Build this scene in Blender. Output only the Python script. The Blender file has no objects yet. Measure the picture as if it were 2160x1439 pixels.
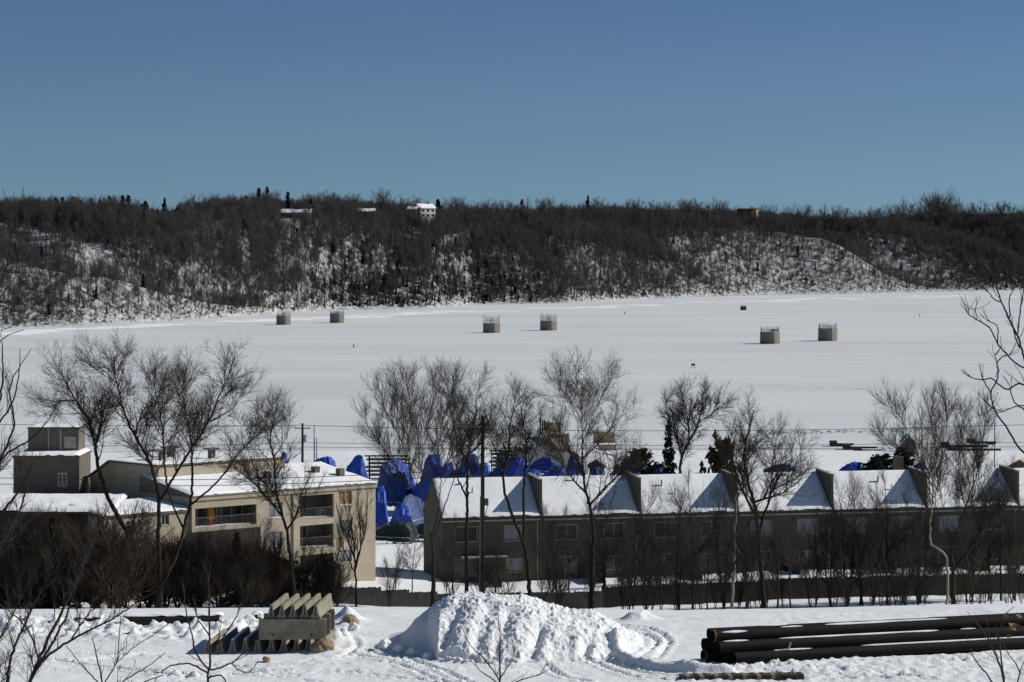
import bpy, bmesh, math, random
import numpy as np
from mathutils import Vector, Matrix, noise as mnoise
random.seed(7); rng = np.random.default_rng(7)
SC = bpy.context.scene; COL = SC.collection
F = 6000.0; HC = 38.0; YH = 500.0            # focal length in photo pixels, eye height over the ice, horizon row
R = math.radians
SUN_EL, SUN_AZ = R(33), R(13)                # sun to the right, a little beyond the viewer's side

def PT(px, py, D): return Vector(((px-1080)/F*D, D, HC-(py-YH)/F*D))
def PX(px, D): return (px-1080)/F*D

# ---------------------------------------------------------------- noise
_perm = rng.permutation(4096)
def _h(i, j): return (_perm[(_perm[i & 4095] + j) & 4095] / 2047.5) - 1.0
def vnoise(x, y):
    x = np.asarray(x, float); y = np.asarray(y, float)
    xi = np.floor(x).astype(int); yi = np.floor(y).astype(int)
    fx = x-xi; fy = y-yi
    fx = fx*fx*fx*(fx*(fx*6-15)+10); fy = fy*fy*fy*(fy*(fy*6-15)+10)
    a = _h(xi, yi); b = _h(xi+1, yi); c = _h(xi, yi+1); d = _h(xi+1, yi+1)
    return (a*(1-fx)+b*fx)*(1-fy)+(c*(1-fx)+d*fx)*fy
def fbm(x, y, o=4, g=.5, l=2.03):
    s = 0; a = 1; t = 0
    for k in range(o):
        s = s+a*vnoise(x+k*17.3, y-k*9.1); t += a; a *= g; x = x*l; y = y*l
    return s/t
def sstep(a, b, x):
    t = np.clip((np.asarray(x, float)-a)/(b-a), 0, 1); return t*t*(3-2*t)

# ---------------------------------------------------------------- materials
MATS = {}
def mat(name, col, rough=.8, var=.25, scale=3.0, stretch=(1, 1, 1), bump=0.0, bscale=None, spec=.3, col2=None, coord='Object', subsurf=0):
    if name in MATS: return MATS[name]
    m = bpy.data.materials.new(name); m.use_nodes = True; MATS[name] = m
    nt = m.node_tree; N = nt.nodes; L = nt.links; b = N['Principled BSDF']
    b.inputs['Roughness'].default_value = rough; b.inputs['Specular IOR Level'].default_value = spec
    tc = N.new('ShaderNodeTexCoord'); mp = N.new('ShaderNodeMapping'); mp.inputs['Scale'].default_value = stretch
    L.new(tc.outputs[coord], mp.inputs['Vector'])
    n = N.new('ShaderNodeTexNoise'); n.inputs['Scale'].default_value = scale; n.inputs['Detail'].default_value = 6; n.inputs['Roughness'].default_value = .6
    L.new(mp.outputs[0], n.inputs['Vector'])
    r = N.new('ShaderNodeValToRGB')
    c2 = col2 or tuple(c*(1-var) for c in col); c1 = col if col2 else tuple(min(1, c*(1+var*.6)) for c in col)
    r.color_ramp.elements[0].position = .32; r.color_ramp.elements[1].position = .68
    r.color_ramp.elements[0].color = (*c2, 1); r.color_ramp.elements[1].color = (*c1, 1)
    L.new(n.outputs['Fac'], r.inputs['Fac']); L.new(r.outputs['Color'], b.inputs['Base Color'])
    if bump:
        n2 = N.new('ShaderNodeTexNoise'); n2.inputs['Scale'].default_value = bscale or scale*4; n2.inputs['Detail'].default_value = 5
        L.new(mp.outputs[0], n2.inputs['Vector'])
        bp = N.new('ShaderNodeBump'); bp.inputs['Strength'].default_value = 1; bp.inputs['Distance'].default_value = bump
        L.new(n2.outputs['Fac'], bp.inputs['Height']); L.new(bp.outputs[0], b.inputs['Normal'])
    return m
M_snow = mat('snow', (.74, .755, .765), .85, .05, .35, bump=.05, bscale=6, spec=.15)
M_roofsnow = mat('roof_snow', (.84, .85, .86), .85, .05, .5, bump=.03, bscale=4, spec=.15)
M_ice = mat('river_snow', (.615, .635, .645), .75, .07, .05, (.10, 1, 1), bump=.10, bscale=.5, spec=.2, col2=(.575, .595, .608))
def ice_detail():
    nt = M_ice.node_tree; N = nt.nodes; L = nt.links; b = N['Principled BSDF']; src = b.inputs['Base Color'].links[0].from_socket
    tc = N.new('ShaderNodeTexCoord'); mp = N.new('ShaderNodeMapping'); mp.inputs['Scale'].default_value = (.004, .012, 1); n = N.new('ShaderNodeTexNoise'); n.inputs['Scale'].default_value = 1; n.inputs['Detail'].default_value = 7; n.inputs['Roughness'].default_value = .62
    L.new(tc.outputs['Object'], mp.inputs['Vector']); L.new(mp.outputs[0], n.inputs['Vector']); r = N.new('ShaderNodeMapRange'); r.inputs['From Min'].default_value = .3; r.inputs['From Max'].default_value = .7; r.inputs['To Min'].default_value = .90; r.inputs['To Max'].default_value = 1.10
    L.new(n.outputs['Fac'], r.inputs['Value']); m = N.new('ShaderNodeMixRGB'); m.blend_type = 'MULTIPLY'; m.inputs[0].default_value = 1; L.new(src, m.inputs[1]); L.new(r.outputs[0], m.inputs[2]); L.new(m.outputs[0], b.inputs['Base Color'])
ice_detail()
M_hill = mat('hill_snow', (.56, .57, .58), .9, .1, .5, spec=.1, bump=.3, bscale=.5, col2=(.13, .12, .11))
M_wood = mat('bare_bark', (.030, .026, .022), .9, .3, 5, (1, 1, .3), spec=.1)
M_twig = mat('twigs', (.050, .043, .035), .9, .3, 3, spec=.1)
M_twigred = mat('red_brown_twigs', (.050, .038, .030), .9, .3, 3, spec=.1)
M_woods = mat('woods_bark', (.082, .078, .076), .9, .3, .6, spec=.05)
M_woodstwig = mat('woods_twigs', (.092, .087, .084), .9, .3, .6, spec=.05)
M_birch = mat('pale_bark', (.42, .39, .34), .8, .5, 4, (1, 1, 2.5), col2=(.12, .10, .08))
M_needle = mat('dark_needles', (.014, .020, .013), .9, .4, 2, spec=.1)
M_fneedle = mat('far_needles', (.014, .018, .014), .9, .4, .5, spec=.05)
M_needle2 = mat('brown_needles', (.035, .028, .016), .9, .4, 2, spec=.1)
M_siding = mat('grey_tan_siding', (.085, .076, .058), .85, .18, .7, (1, 1, 4), bump=.01)
M_fin = mat('fin_siding', (.10, .09, .07), .85, .15, 1.2, (1, 1, .3))
M_beige = mat('beige_stucco', (.41, .355, .27), .9, .14, .5, bump=.02, bscale=9)
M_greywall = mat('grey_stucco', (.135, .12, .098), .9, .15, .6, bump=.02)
M_brick = mat('dark_red_brick', (.036, .026, .022), .9, .3, 5, (1, 1, 3), bump=.01)
M_shingle = mat('dark_shingle', (.06, .055, .05), .9, .3, 4)
M_trim = mat('pale_trim', (.32, .30, .265), .7, .15, 3)
M_glass = mat('dark_glass', (.03, .034, .04), .12, .2, 1, spec=.6)
M_curtain = mat('curtained_glass', (.20, .215, .24), .35, .35, 1.2, (3, 1, .4), spec=.5)
M_boardwin = mat('boarded_window', (.32, .20, .085), .7, .3, 2)
M_recess = mat('dark_recess', (.075, .066, .056), .9, .4, 1.5)
M_rail = mat('rail_metal', (.10, .10, .10), .5, .2, 3)
M_fence = mat('weathered_fence', (.048, .040, .031), .9, .35, 2, (4, 1, .4))
M_fencegrey = mat('silvered_fence', (.105, .10, .10), .9, .35, 2, (4, 1, .4))
M_pipe = mat('black_steel_pipe', (.007, .007, .0075), .75, .4, 1.2, (.2, 1, 1), spec=.15, col2=(.012, .0095, .008))
M_rust = mat('rusty_pipe_end', (.13, .045, .025), .9, .4, 4)
M_conc = mat('precast_concrete', (.27, .245, .19), .9, .28, 1.6, bump=.02, col2=(.15, .135, .105))
M_conc2 = mat('lit_concrete', (.44, .385, .29), .9, .2, 2.2, bump=.015)
M_pier = mat('pier_concrete', (.24, .235, .21), .85, .2, .6, (1, 1, .4), bump=.03, col2=(.13, .128, .12))
M_stain = mat('rust_stained_concrete', (.25, .16, .09), .9, .3, .6)
M_rebar = mat('rebar', (.26, .25, .23), .7, .3, 2)
M_rock = mat('tan_boulder', (.40, .30, .19), .95, .35, 3, bump=.08, col2=(.22, .165, .11))
M_tarp = mat('blue_tarp', (.016, .075, .42), .55, .45, 1.3, bump=.16, bscale=2.0, spec=.4)
M_tarp2 = mat('deep_blue_tarp', (.010, .036, .15), .6, .45, 1.3, bump=.16, bscale=2.0, spec=.4)
M_tarpg = mat('green_tarp', (.018, .032, .026), .6, .35, 1.6, bump=.06, bscale=2.4)
M_hull = mat('white_hull', (.62, .62, .60), .35, .1, 1)
M_greytent = mat('grey_tent_fabric', (.13, .135, .15), .7, .2, .8)
M_tan = mat('tan_planking', (.44, .33, .19), .9, .25, 2, (6, 1, 1))
M_pole = mat('weathered_pole', (.055, .044, .034), .9, .35, 3, (1, 1, .2))
M_steel = mat('grey_steel', (.30, .31, .33), .5, .15, 2)
M_black = mat('black_paint', (.02, .02, .02), .6, .2, 2)
M_wire = mat('cable', (.045, .045, .05), .6, .1, 2)
M_orange = mat('orange_cloth', (.75, .26, .02), .8, .3, 6, col2=(.62, .34, .05))
M_red = mat('red_cloth', (.24, .012, .015), .8, .3, 6)
M_white = mat('white_paint', (.74, .72, .66), .7, .08, 1)
M_leaf = mat('dry_tan_leaf', (.33, .20, .09), .9, .35, 6)
M_skin = mat('winter_skin', (.45, .28, .20), .7, .1, 5)
M_coat = mat('dark_coat', (.03, .032, .045), .9, .3, 5)

# ---------------------------------------------------------------- object helpers
def tag(o, label=None, cat=None, group=None, kind=None):
    if label: o['label'] = label
    if cat: o['category'] = cat
    if group: o['group'] = group
    if kind: o['kind'] = kind
    return o
def empty(name, loc, rz=0, label=None, cat=None, group=None):
    o = bpy.data.objects.new(name, None); COL.objects.link(o); o.location = loc; o.rotation_euler = (0, 0, rz)
    o.empty_display_size = .5
    return tag(o, label, cat, group)
def link(name, me, m=None, parent=None):
    o = bpy.data.objects.new(name, me); COL.objects.link(o)
    if m is not None and not me.materials: me.materials.append(m)
    if parent: o.parent = parent
    return o
def copy_tree(o, parent=None):
    c = o.copy(); COL.objects.link(c)
    if parent: c.parent = parent
    for ch in list(o.children): copy_tree(ch, c)
    return c
def np_mesh(name, V, Q, smooth=False):
    me = bpy.data.meshes.new(name)
    V = np.asarray(V, np.float32); Q = np.asarray(Q, np.int32); k = Q.shape[1]
    me.vertices.add(len(V)); me.vertices.foreach_set('co', V.ravel())
    me.loops.add(Q.size); me.loops.foreach_set('vertex_index', Q.ravel())
    me.polygons.add(len(Q)); me.polygons.foreach_set('loop_start', np.arange(0, Q.size, k, dtype=np.int32))
    if smooth: me.polygons.foreach_set('use_smooth', np.ones(len(Q), bool))
    me.update(calc_edges=True); me.validate()
    return me
def grid_mesh(name, X, Y, Z, smooth=True):
    ny, nx = X.shape
    V = np.stack([X, Y, Z], -1).reshape(-1, 3)
    i = np.arange(nx-1)[None, :]+nx*np.arange(ny-1)[:, None]
    Q = np.stack([i, i+1, i+1+nx, i+nx], -1).reshape(-1, 4)
    return np_mesh(name, V, Q, smooth)

class MB:
    def __init__(s): s.v = []; s.f = []; s.mi = []; s.cur = 0
    def add(s, vs, fs):
        n = len(s.v); s.v += [tuple(p) for p in vs]; s.f += [tuple(i+n for i in f) for f in fs]; s.mi += [s.cur]*len(fs)
    def box(s, x0, x1, y0, y1, z0, z1):
        s.add([(x, y, z) for z in (z0, z1) for y in (y0, y1) for x in (x0, x1)],
              [(0, 2, 3, 1), (4, 5, 7, 6), (0, 1, 5, 4), (2, 6, 7, 3), (0, 4, 6, 2), (1, 3, 7, 5)])
    def prism(s, poly, axis, a, b):           # poly in the two other axes, extruded along axis
        n = len(poly)
        def mk(t, p): return (t, p[0], p[1]) if axis == 0 else (p[0], t, p[1]) if axis == 1 else (p[0], p[1], t)
        vs = [mk(a, p) for p in poly]+[mk(b, p) for p in poly]
        s.add(vs, [tuple(range(n))[::-1], tuple(range(n, 2*n))]+[(i, (i+1) % n, n+(i+1) % n, n+i) for i in range(n)])
    def tube(s, p0, p1, r0, r1=None, k=8, cap=True):
        p0 = Vector(p0); p1 = Vector(p1); r1 = r0 if r1 is None else r1
        d = (p1-p0).normalized(); a = d.orthogonal().normalized(); b = d.cross(a)
        vs = []
        for p, r in ((p0, r0), (p1, r1)):
            vs += [p+(a*math.cos(2*math.pi*i/k)+b*math.sin(2*math.pi*i/k))*r for i in range(k)]
        fs = [(i, (i+1) % k, k+(i+1) % k, k+i) for i in range(k)]
        if cap: fs += [tuple(range(k))[::-1], tuple(range(k, 2*k))]
        s.add(vs, fs)
    def quad(s, a, b, c, d): s.add([a, b, c, d], [(0, 1, 2, 3)])
    def poly(s, vs): s.add(vs, [tuple(range(len(vs)))])
    def build(s, name, m, parent=None, smooth=False, loc=None, bevel=0):
        me = bpy.data.meshes.new(name); me.from_pydata(s.v, [], s.f)
        ms = m if isinstance(m, (list, tuple)) else [m]
        for q in ms: me.materials.append(q)
        if len(ms) > 1: me.polygons.foreach_set('material_index', s.mi)
        if smooth: me.polygons.foreach_set('use_smooth', [True]*len(s.f))
        bm = bmesh.new(); bm.from_mesh(me); bmesh.ops.recalc_face_normals(bm, faces=bm.faces)
        if bevel: bmesh.ops.bevel(bm, geom=bm.edges[:], offset=bevel, segments=1, affect='EDGES', profile=.5)
        bm.to_mesh(me); bm.free(); me.update()
        o = link(name, me, None, parent)
        if loc: o.location = loc
        return o

# ---------------------------------------------------------------- camera, sun, sky
cam = bpy.data.cameras.new('camera'); cam.lens = 100; cam.sensor_width = 36; cam.shift_y = -219.5/2160
cam.clip_start = 1; cam.clip_end = 30000
co = bpy.data.objects.new('camera', cam); COL.objects.link(co); co.location = (0, 0, HC); co.rotation_euler = (R(90), 0, 0); SC.camera = co
sd = Vector((math.cos(SUN_EL)*math.cos(SUN_AZ), math.cos(SUN_EL)*math.sin(SUN_AZ), math.sin(SUN_EL)))
sl = bpy.data.lights.new('sun', 'SUN'); sl.energy = 4.6; sl.angle = R(.53); sl.color = (1, .965, .90)
so = bpy.data.objects.new('sun', sl); COL.objects.link(so); so.rotation_euler = sd.to_track_quat('Z', 'Y').to_euler(); so.location = (200, 60, 200)
W = bpy.data.worlds.new('World'); SC.world = W; W.use_nodes = True; nt = W.node_tree; N = nt.nodes; L = nt.links
bg = N['Background']; sky = N.new('ShaderNodeTexSky'); sky.sky_type = 'NISHITA'; sky.sun_disc = False
sky.sun_elevation = SUN_EL; sky.sun_rotation = R(90)-SUN_AZ; sky.altitude = 1500; sky.air_density = 1.0; sky.dust_density = .7; sky.ozone_density = 3.0
tc = N.new('ShaderNodeTexCoord'); sx = N.new('ShaderNodeSeparateXYZ'); cx = N.new('ShaderNodeCombineXYZ')
ma = N.new('ShaderNodeMath'); ma.operation = 'MULTIPLY_ADD'; ma.inputs[1].default_value = 1.2; ma.inputs[2].default_value = .17   # remapped sky height: dome above the view turns dark zenith, cutting fill light
mq = N.new('ShaderNodeMath'); mq.operation = 'MULTIPLY'; mr = N.new('ShaderNodeMath'); mr.operation = 'MULTIPLY_ADD'; mr.inputs[1].default_value = 20.0
nz = N.new('ShaderNodeVectorMath'); nz.operation = 'NORMALIZE'
L.new(tc.outputs['Generated'], sx.inputs[0]); L.new(sx.outputs[0], cx.inputs[0]); L.new(sx.outputs[1], cx.inputs[1])
L.new(sx.outputs[2], ma.inputs[0]); L.new(sx.outputs[2], mq.inputs[0]); L.new(sx.outputs[2], mq.inputs[1]); L.new(mq.outputs[0], mr.inputs[0]); L.new(ma.outputs[0], mr.inputs[2]); L.new(mr.outputs[0], cx.inputs[2]); L.new(cx.outputs[0], nz.inputs[0]); L.new(nz.outputs[0], sky.inputs[0])
tr = N.new('ShaderNodeMapRange'); tr.inputs['From Min'].default_value = 0; tr.inputs['From Max'].default_value = .085
tm = N.new('ShaderNodeMixRGB'); tm.inputs[1].default_value = (1.02, 1.03, .84, 1); tm.inputs[2].default_value = (.97, 1.09, 1.07, 1); tx_ = N.new('ShaderNodeMixRGB'); tx_.blend_type = 'MULTIPLY'; tx_.inputs[0].default_value = 1
L.new(sx.outputs[2], tr.inputs['Value']); L.new(tr.outputs[0], tm.inputs[0]); L.new(sky.outputs[0], tx_.inputs[1]); L.new(tm.outputs[0], tx_.inputs[2]); L.new(tx_.outputs[0], bg.inputs[0]); bg.inputs[1].default_value = .082
SC.view_settings.view_transform = 'Standard'; SC.view_settings.look = 'None'; SC.view_settings.exposure = 0; SC.view_settings.gamma = 1
SC.cycles.max_bounces = 5; SC.cycles.diffuse_bounces = 3; SC.cycles.glossy_bounces = 2

# ---------------------------------------------------------------- near ground
_gy = [-60, 0, 12, 40, 60, 110, 140, 155, 196, 204, 225, 247, 300, 330, 450, 490, 505, 540, 700]
_gz = [37.5, 36.3, 35, 29.5, 25.5, 15.0, 12.3, 12, 12, 11.3, 8.5, 5.35, 4.9, 2.9, 2.0, 1.2, -.4, -2, -3]
def crest_shift(x): return np.interp(x, [-35, -8, 12, 36], [0, 1.5, -1.0, 3.5])
def gbase(x, y):
    x = np.asarray(x, float); y = np.asarray(y, float)
    w = sstep(160, 196, y)*(1-sstep(204, 225, y))
    z = np.interp(y-crest_shift(x)*w, _gy, _gz)
    z = z+.8*fbm(x*.03, y*.03, 3)*sstep(210, 240, y)*(1-sstep(470, 500, y))*.5
    ap = (1-sstep(-18, -2, x))*sstep(232, 246, y)*(1-sstep(280, 330, y))
    return z+ap*1.0
def seg_dist(X, Y, pts):
    d = np.full(X.shape, 1e9)
    for (x0, y0), (x1, y1) in zip(pts[:-1], pts[1:]):
        dx, dy = x1-x0, y1-y0
        t = np.clip(((X-x0)*dx+(Y-y0)*dy)/(dx*dx+dy*dy+1e-9), 0, 1)
        d = np.minimum(d, np.hypot(X-x0-t*dx, Y-y0-t*dy))
    return d
def smooth_line(pts, n=6):
    out = []
    P = [pts[0]]+list(pts)+[pts[-1]]
    for i in range(1, len(P)-2):
        for k in range(n):
            t = k/n; p0, p1, p2, p3 = [np.array(P[i+j]) for j in (-1, 0, 1, 2)]
            out.append(tuple(.5*((2*p1)+(p2-p0)*t+(2*p0-5*p1+4*p2-p3)*t*t+(3*p1-p0-3*p2+p3)*t**3)))
    return out+[pts[-1]]
def yard(px, py):
    D = 26*F/(py-YH); return (PX(px, D), D)
TRACKS = [[(440, 1404), (700, 1401), (900, 1396), (1080, 1402)], [(440, 1418), (700, 1417), (900, 1414)],
          [(760, 1372), (850, 1390), (930, 1415), (1000, 1445)], [(740, 1378), (830, 1398), (900, 1425), (960, 1450)],
          [(1240, 1395), (1290, 1415), (1360, 1432), (1450, 1440)], [(1265, 1390), (1310, 1408), (1380, 1424), (1500, 1434)],
          [(700, 1330), (740, 1345), (752, 1365), (720, 1385), (640, 1395)], [(1290, 1330), (1360, 1340), (1385, 1360), (1350, 1385)],
          [(1300, 1322), (1375, 1330), (1410, 1355), (1385, 1390)], [(560, 1425), (700, 1440)], [(1150, 1400), (1180, 1425), (1240, 1440)],
          [(1650, 1418), (1900, 1402), (2170, 1390)], [(1700, 1434), (1950, 1420), (2170, 1408)], [(0, 1385), (200, 1380), (420, 1392)], [(0, 1420), (250, 1412), (420, 1425)]]
_rt = random.Random(21)
for _k in range(16):
    _x = _rt.uniform(20, 1900); _y = _rt.uniform(1385, 1445); _l = _rt.uniform(150, 420); _s = _rt.uniform(-.12, .12)
    TRACKS += [[(_x, _y), (_x+_l*.5, _y+_s*_l*.5+_rt.uniform(-4, 4)), (_x+_l, _y+_s*_l)]]
def yard_relief(X, Y):
    z = .022*fbm(X*3.1, Y*2.3, 3)+.06*fbm(X*.6, Y*.6, 4)+.12*fbm(X*.12, Y*.12, 3)
    rough = .5+.5*vnoise(X*.25+9, Y*.25)
    z += .05*fbm(X*2.2, Y*1.4, 3)*sstep(.5, .8, rough)
    for t in TRACKS:
        d = seg_dist(X, Y, smooth_line([yard(*p) for p in t]))
        d = d+.05*vnoise(X*3, Y*3)
        z += -.15*np.exp(-(d/.17)**2)*(1+.5*np.sin(X*14+Y*9))+.10*np.exp(-((d-.36)/.14)**2)*(1+.9*vnoise(X*5, Y*5))
    # curved windrow pushed up by a plough, right of the pile
    d = seg_dist(X, Y, smooth_line([yard(*p) for p in [(1300, 1375), (1318, 1396), (1370, 1412), (1450, 1421), (1540, 1425)]]))
    z += .62*np.exp(-(d/.42)**2)*(1+.25*fbm(X*2, Y*2, 3))
    # broken snow clods along the left edge of the yard
    d = seg_dist(X, Y, [yard(-20, 1318), yard(120, 1325), yard(300, 1332), yard(540, 1330)])
    m = np.exp(-(d/4.0)**4); c = np.abs(fbm(X*1.1, Y*.8, 3)); c2 = np.maximum(0, vnoise(X*1.9, Y*1.3))
    z += m*(.05+.55*c+.55*c2**1.5)
    # churned, littered snow in front of the pipes
    m = sstep(8, 11, X)*(1-sstep(171.5, 173.5, Y-.33*(X-12)))
    z += m*(.16*np.maximum(0, fbm(X*2.4, Y*1.5, 3))+.1*np.abs(vnoise(X*3.1, Y*2)))
    # lumps by the crest
    for (px, py, r, h) in [(735, 1308, .9, .8), (725, 1322, .7, .5), (1340, 1308, .8, .5), (1365, 1306, .6, .4), (690, 1375, .9, .5), (705, 1352, .8, .7), (725, 1345, .6, .5)]:
        x, y = yard(px, py); z += h*np.exp(-(((X-x)/r)**2+((Y-y)/r)**2))*(1+.7*fbm(X*2.5, Y*2.5, 3))
    return z
xs = np.unique(np.concatenate([np.arange(-700, -60, 20), np.arange(-60, -38, 1.0), np.arange(-38, 42, .2), np.arange(42, 70, 1.0), np.arange(70, 701, 20)]).round(3))
ys = np.unique(np.concatenate([np.arange(-60, 150, 6), np.arange(150, 164, 1.0), np.arange(164, 201, .2), np.arange(201, 270, .7), np.arange(270, 500, 5), np.arange(500, 701, 20)]).round(3))
X, Y = np.meshgrid(xs, ys)
Z = gbase(X, Y)
m = sstep(158, 165, Y)*(1-sstep(197, 202, Y-crest_shift(X)))*sstep(-60, -45, X)*(1-sstep(45, 60, X))
Z = Z+m*yard_relief(X, Y)+.10*fbm(X*.5, Y*.5, 3)*sstep(202, 215, Y)*(1-sstep(480, 495, Y))
tag(link('snowy_ground', grid_mesh('snowy_ground', X, Y, Z), M_snow), kind='structure')
def G(x, y): return float(gbase(x, y))

# frozen river
xs = np.linspace(-1400, 1400, 90); ys = np.concatenate([np.arange(470, 800, 20), np.arange(800, 3000, 60)])
X, Y = np.meshgrid(xs, ys)
tag(link('frozen_river', grid_mesh('frozen_river', X, Y, 0*X), M_ice), kind='structure')

# ---------------------------------------------------------------- far bluff
_bpx = [-700, -300, 0, 150, 400, 585, 700, 900, 1000, 1200, 1330, 1500, 1650, 1800, 2000, 2160, 2500, 2900]
_bpy = [712, 701, 692, 688, 675, 662, 655, 650, 643, 640, 632, 626, 622, 620, 615.5, 613, 608, 604]
def bankD(px): return 38*F/(np.interp(px, _bpx, _bpy)-YH)
_spx = [-700, 0, 80, 270, 345, 400, 560, 700, 850, 960, 1100, 1250, 1400, 1600, 1700, 1860, 2000, 2160, 2900]
_spy = [472, 472, 472, 478, 488, 470, 462, 462, 466, 472, 472, 474, 474, 480, 488, 490, 482, 482, 480]
RAV = [(600, 1.2, 17, 17), (2010, 1.05, 24, 18), (1010, .5, 16, 6), (760, -.3, 14, 5), (1560, .9, 18, 8), (1290, .6, 15, 5), (150, .7, 14, 4), (2330, .9, 40, 16)]
def hillL(px): return 120+25*np.sin(px*.006+1)+12*np.sin(px*.017)
def hill(px, v):
    px = np.asarray(px, float); v = np.asarray(v, float)
    Db = bankD(px); Lh = hillL(px)
    Hc = 38+(YH-np.interp(px, _spx, _spy))/F*(Db+Lh)
    t = np.clip(v/Lh, 0, 1.3)
    S = np.where(t < 1, np.sin(np.minimum(t, 1)*math.pi/2)**1.15, 1)
    s = (px-1080)/F*(Db+v)
    h = Hc*S
    for (p0, k, w, d) in RAV:
        s0 = (p0-1080)/F*bankD(p0)-k*v
        ww = w*(.35+.65*np.clip(v/90, 0, 1.3))
        h = h-d*np.exp(-((s-s0)/ww)**2)*sstep(0, 45, v)*(1-sstep(Lh+30, Lh+130, v))
    h = h+2.2*fbm(s*.02, v*.02, 3)*sstep(5, 50, v)+.5*fbm(s*.12, v*.12, 2)*sstep(0, 10, v)
    return np.where(v < 0, v*.2, h+.6*sstep(0, 4, v))+np.maximum(0, v-Lh)*.004
def hill_xy(px, v):
    D = bankD(px)+v; return (px-1080)/F*D, D
pxs = np.arange(-700, 2900, 6.0); vs = np.concatenate([np.arange(-12, 180, 4.0), np.arange(180, 400, 20), np.array([450, 600, 900, 1500, 3000, 6000])])
PXg, Vg = np.meshgrid(pxs, vs); X, Y = hill_xy(PXg, Vg)
tag(link('far_bluff', grid_mesh('far_bluff', X, Y, hill(PXg, Vg)), M_hill), kind='structure')

# ---------------------------------------------------------------- trees
def seg_arrays(P0, P1, R0, R1, k):
    P0 = np.asarray(P0, float); P1 = np.asarray(P1, float); R0 = np.asarray(R0); R1 = np.asarray(R1)
    d = P1-P0; ln = np.linalg.norm(d, axis=1, keepdims=True)+1e-9; d = d/ln
    P1 = P1+d*np.minimum(R1[:, None]*.5, ln*.2)
    up = np.where(np.abs(d[:, 2:3]) > .9, np.array([[1., 0, 0]]), np.array([[0, 0, 1.]]))
    a = np.cross(d, up); a /= np.linalg.norm(a, axis=1, keepdims=True)+1e-9; b = np.cross(d, a)
    ang = np.arange(k)*2*math.pi/k; c = np.cos(ang)[None, :, None]; s = np.sin(ang)[None, :, None]
    ring = a[:, None, :]*c+b[:, None, :]*s
    V = np.stack([P0[:, None, :]+ring*R0[:, None, None], P1[:, None, :]+ring*R1[:, None, None]], 1)   # n,2,k,3
    n = len(P0); base = (np.arange(n)*2*k)[:, None]; i = np.arange(k)[None, :]; j = (i+1) % k
    Q = np.stack([base+i, base+j, base+k+j, base+k+i], -1).reshape(-1, 4)
    return V.reshape(-1, 3), Q
def merge(parts):
    Vs, Qs, o = [], [], 0
    for V, Q in parts:
        Vs.append(V); Qs.append(Q+o); o += len(V)
    return np.concatenate(Vs), np.concatenate(Qs)
def resample(pts, step):
    pts = [np.array(p, float) for p in pts]; out = [pts[0]]
    for a, b in zip(pts[:-1], pts[1:]):
        n = max(1, int(round(np.linalg.norm(b-a)/step)))
        for i in range(1, n+1): out.append(a+(b-a)*i/n)
    return out
def smooth3(pts):
    pts = [np.array(p, float) for p in pts]
    if len(pts) < 3: return pts
    return [np.array(p) for p in smooth_line(pts, 3)]
def polyl(P, D, Ln, n, rg, wob, up):
    """branches as bent polylines: start points, directions, lengths -> (k, n+1, 3)"""
    out = [P]; d = D.copy(); p = P
    for i in range(n):
        d = d+rg.normal(0, wob, d.shape); d[:, 2] += up; d /= np.linalg.norm(d, axis=1, keepdims=True)+1e-9
        p = p+d*(Ln/n)[:, None]; out.append(p)
    return np.stack(out, 1)
def sprout(PL, R0, R1, spacing, f0, ang, rg, up, tipn=0):
    """points, directions and radii of the side shoots of a set of polylines"""
    k, n1, _ = PL.shape; n = n1-1; sg = PL[:, 1:]-PL[:, :-1]; ln = np.linalg.norm(sg, axis=2).sum(1)
    cnt = rg.poisson(np.maximum(.05, ln*(1-f0)/spacing)); q = np.repeat(np.arange(k), cnt); f = rg.uniform(f0, 1, len(q))
    if tipn: q = np.concatenate([q, np.repeat(np.arange(k), tipn)]); f = np.concatenate([f, np.full(k*tipn, .995)])
    x = f*n; i = np.minimum(x.astype(int), n-1); u = (x-i)[:, None]; P = PL[q, i]+sg[q, i]*u; d = sg[q, i]/(np.linalg.norm(sg[q, i], axis=1, keepdims=True)+1e-9)
    r = rg.normal(size=d.shape); r -= d*(r*d).sum(1, keepdims=True); r /= np.linalg.norm(r, axis=1, keepdims=True)+1e-9
    th = np.abs(rg.normal(ang, ang*.3, len(q)))[:, None]; th = np.where(f[:, None] > .99, th*.55, th)
    d = d*np.cos(th)+r*np.sin(th); d[:, 2] += up; d /= np.linalg.norm(d, axis=1, keepdims=True)+1e-9
    return q, f, P, d, R0[q]*(1-f)+R1[q]*f, ln[q]
def pl_segs(PL, R0, R1):
    k, n1, _ = PL.shape; n = n1-1; t = np.linspace(0, 1, n1)[None]; R = R0[:, None]*(1-t)+R1[:, None]*t
    return PL[:, :-1].reshape(-1, 3), PL[:, 1:].reshape(-1, 3), R[:, :-1].ravel(), R[:, 1:].ravel()
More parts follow.
